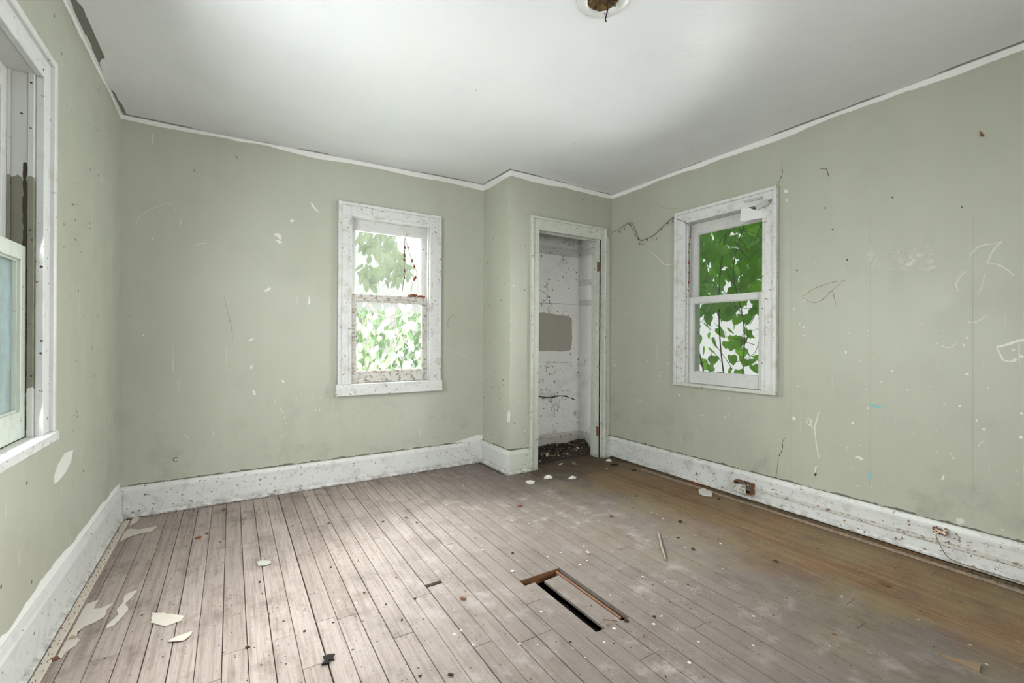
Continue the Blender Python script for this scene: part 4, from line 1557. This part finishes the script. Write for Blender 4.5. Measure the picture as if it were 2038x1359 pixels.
def leaf_mesh(name, mat, L=.09, W=.075, fold=.25, heart=True):
    b = NB()
    out = [(0, 0), (.30, -.10), (.50, .12), (.46, .42), (.26, .75), (0, 1.0)] if heart else [(0, 0), (.22, .15), (.30, .42), (.22, .72), (0, 1)]
    mid = [b.verts.new((0, y * L, 0)) for y in (0, .35, .7, 1.0)]
    for s in (1, -1):
        e = [b.verts.new((s * x * W * 2 * .5 * 2, y * L, fold * x * W * 1.6)) for x, y in out[1:-1]]
        ch = [mid[0]] + e + [mid[3]]
        f = [mid[0], *e, mid[3], mid[2], mid[1]]
        b.faces.new(f if s > 0 else f[::-1])
    bmesh.ops.triangulate(b, faces=b.faces[:])
    me = bpy.data.meshes.new(name)
    b.to_mesh(me)
    b.free()
    me.materials.append(MAT[mat])
    return me


def put_leaf(me, p, parent, r, s=1.0, facing=None):
    o = bpy.data.objects.new('leaf', me)
    C.objects.link(o)
    o.parent = parent
    o.location = p
    o.rotation_euler = (r.uniform(-2.4, -.7), r.uniform(-.6, .6), (facing if facing is not None else 0) + r.uniform(-1.1, 1.1))
    o.scale = (s, s, s)
    return o


def leaf_stuff(name, me, spots, parent, r, smin, smax):
    vs, fs = [], []
    src = [v.co.copy() for v in me.vertices]
    pol = [tuple(p.vertices) for p in me.polygons]
    for p in spots:
        s = r.uniform(smin, smax)
        M = Matrix.Rotation(r.uniform(0, 6.28), 3, 'Z') @ Matrix.Rotation(r.uniform(-2.4, -.5), 3, 'X') @ Matrix.Rotation(r.uniform(-.7, .7), 3, 'Y')
        k = len(vs)
        vs += [M @ (c * s) + Vector(p) for c in src]
        fs += [tuple(i + k for i in q) for q in pol]
    m2 = bpy.data.meshes.new(name)
    m2.from_pydata(vs, [], fs)
    m2.materials.append(me.materials[0])
    o = bpy.data.objects.new(name, m2)
    C.objects.link(o)
    o.parent = parent
    o['kind'] = 'stuff'
    return o


rv = random.Random(3)
vine = thing('climbing_vine', (XR + .45, 2.4, -.70))
LM = leaf_mesh('vine_leaf', 'leaf_vine', .095, .05)
for k in range(9):                                                       # woody stems
    y0 = 1.5 + 1.7 * rv.random()
    x0 = XR + .28 + .5 * rv.random()
    pts = [(x0, y0, -.70)]
    yy = y0
    for j in range(1, 8):
        yy += rv.uniform(-.16, .16)
        pts.append((x0 + rv.uniform(-.08, .08), yy, -.70 + j * .48))
    bm = NB()
    tube(bm, smooth_path(pts, 4), rv.uniform(.005, .012), 6, .003)
    obj('vine_stem', bm, MAT['twig'], vine)
for k in range(44):                                                      # thin crossing tendrils
    y0 = 1.55 + 1.5 * rv.random()
    z0 = .75 + 1.4 * rv.random()
    x0 = XR + .24 + .3 * rv.random()
    a = rv.uniform(0, PI)
    L = rv.uniform(.2, .5)
    pts = [(x0 + rv.uniform(-.03, .03), y0 + L * t * math.cos(a) + .05 * math.sin(5 * t + k), z0 + L * t * math.sin(a) + .04 * math.cos(4 * t + k)) for t in (0, .25, .5, .75, 1)]
    bm = NB()
    tube(bm, smooth_path(pts, 3), .0025, 5, .0014)
    obj('tendril', bm, MAT['twig'], vine)
n_ = 0
while n_ < 280:
    x = XR + .30 + .75 * rv.random()
    y = 1.5 + 2.0 * rv.random()
    zz = .55 + 1.95 * rv.random()
    dens = 1.0 if zz > 1.32 else .5
    if rv.random() > dens:
        continue
    put_leaf(LM, (x, y, zz), vine, rv, rv.uniform(.55, 1.35) * (1 if zz > 1.3 else .8), -PI / 2)
    n_ += 1
sp = []
while len(sp) < 3400:
    x = XR + .9 + 1.3 * rv.random()
    y = 1.0 + 4.2 * rv.random()
    zz = -.6 + 3.8 * rv.random()
    if zz < 1.25 + .25 * (x - XR - .9) and rv.random() > .13:
        continue
    sp.append((x, y, zz))
leaf_stuff('far_leaves', LM, sp, vine, rv, .8, 1.5)
rebase(vine)
tag(vine, 'green broad-leaved climbing vine outside the right window', 'vine')

# white siding post of a neighbouring porch seen through the right window
bm = NB()
box(bm, XR + 2.5, XR + 2.68, 4.05, 4.23, -.70, 2.0, .01)
tag(obj('porch_post', bm, MAT['siding']), 'pale grey post behind the vine outside right window', 'post')

rb = random.Random(8)
bush = thing('leafy_shrub', (1.4, YB + 1.1, -.70))
LP = leaf_mesh('shrub_leaf', 'leaf_pale', .085, .036, .2, False)
bp = smooth_path([on(x, y, 'Y', YB + .42) for x, y in ((728, 590), (741, 612), (755, 626), (775, 632), (795, 628), (808, 614), (818, 596))], 4)
bm = NB()
tube(bm, bp, .0075, 6, .0055)
obj('branch', bm, MAT['twig_grey'], bush)
for k in range(12):
    x0 = .2 + 2.4 * rb.random()
    pts = [(x0, YB + .9 + rb.random() * .8, -.7)]
    for j in range(1, 6):
        pts.append((pts[-1][0] + rb.uniform(-.15, .15), pts[-1][1] + rb.uniform(-.12, .08), -.7 + j * .40))
    bm = NB()
    tube(bm, smooth_path(pts, 4), .008, 6, .003)
    obj('branch', bm, MAT['twig_grey'], bush)
for k in range(10):
    x0 = 1.0 + .9 * rb.random()
    z0 = .75 + .5 * rb.random()
    a = rb.uniform(.3, 2.6)
    L = rb.uniform(.15, .4)
    pts = [(x0 + L * t * math.cos(a) + .04 * math.sin(6 * t + k), YB + .38 + .1 * rb.random(), z0 + L * t * math.sin(a)) for t in (0, .3, .6, 1)]
    bm = NB()
    tube(bm, smooth_path(pts, 3), .0026, 5, .0014)
    obj('twig', bm, MAT['twig_grey'], bush)
for k in range(290):
    x = .7 + 1.7 * rb.random()
    y = YB + .5 + 1.0 * rb.random()
    zz = .35 + 1.12 * rb.random() ** .9
    put_leaf(LP, (x, y, zz), bush, rb, rb.uniform(.7, 1.5), PI)
sp = []
for k in range(6500):
    sp.append((-.8 + 4.6 * rb.random(), YB + 1.3 + 1.2 * rb.random(), -.6 + 2.05 * rb.random() ** .8))
leaf_stuff('inner_leaves', LP, sp, bush, rb, .8, 1.5)
rebase(bush)
tag(bush, 'pale leafy shrub outside the middle window', 'shrub')

rt_ = random.Random(14)
LF = leaf_mesh('tree_leaf', 'leaf_far', .16, .07, .2, False)


def tree(base, h, clumps, label, trunk=.10):
    t = thing('tree', base)
    bm = NB()
    tube(bm, [Vector(base), Vector(base) + Vector((.1, .05, h * .5)), Vector(base) + Vector((0, .1, h))], trunk, 8, trunk * .3)
    obj('trunk', bm, MAT['twig_grey'], t)
    sp = []
    for cx_, cy_, cz_, rad, n in clumps:
        for i in range(n):
            d = Vector((rt_.gauss(0, 1), rt_.gauss(0, 1), rt_.gauss(0, 1))).normalized() * rad * rt_.random() ** .4
            sp.append((cx_ + d.x, cy_ + d.y, cz_ + d.z))
    leaf_stuff('foliage', LF, sp, t, rt_, .8, 1.5)
    rebase(t)
    return tag(t, label, 'tree')


tree((1.2, YB + 6.0, -.7), 4.2, [(2.35, YB + 5, 3.0, .42, 160), (2.75, YB + 5.2, 2.5, .36, 120), (2.2, YB + 5, 2.3, .25, 60), (2.6, YB + 5, 3.5, .4, 120)], 'hazy tree far beyond the middle window')
tree((-5.5, 3.6, -.7), 4.0, [(-5.2, 3.4, 2.8, 1.2, 900), (-5.0, 4.6, 1.6, 1.0, 700), (-4.8, 2.6, 1.2, .9, 600), (-5.0, 6.0, 2.4, 1.1, 700)], 'blurred green tree beyond the left window')
bpy.context.view_layer.update()
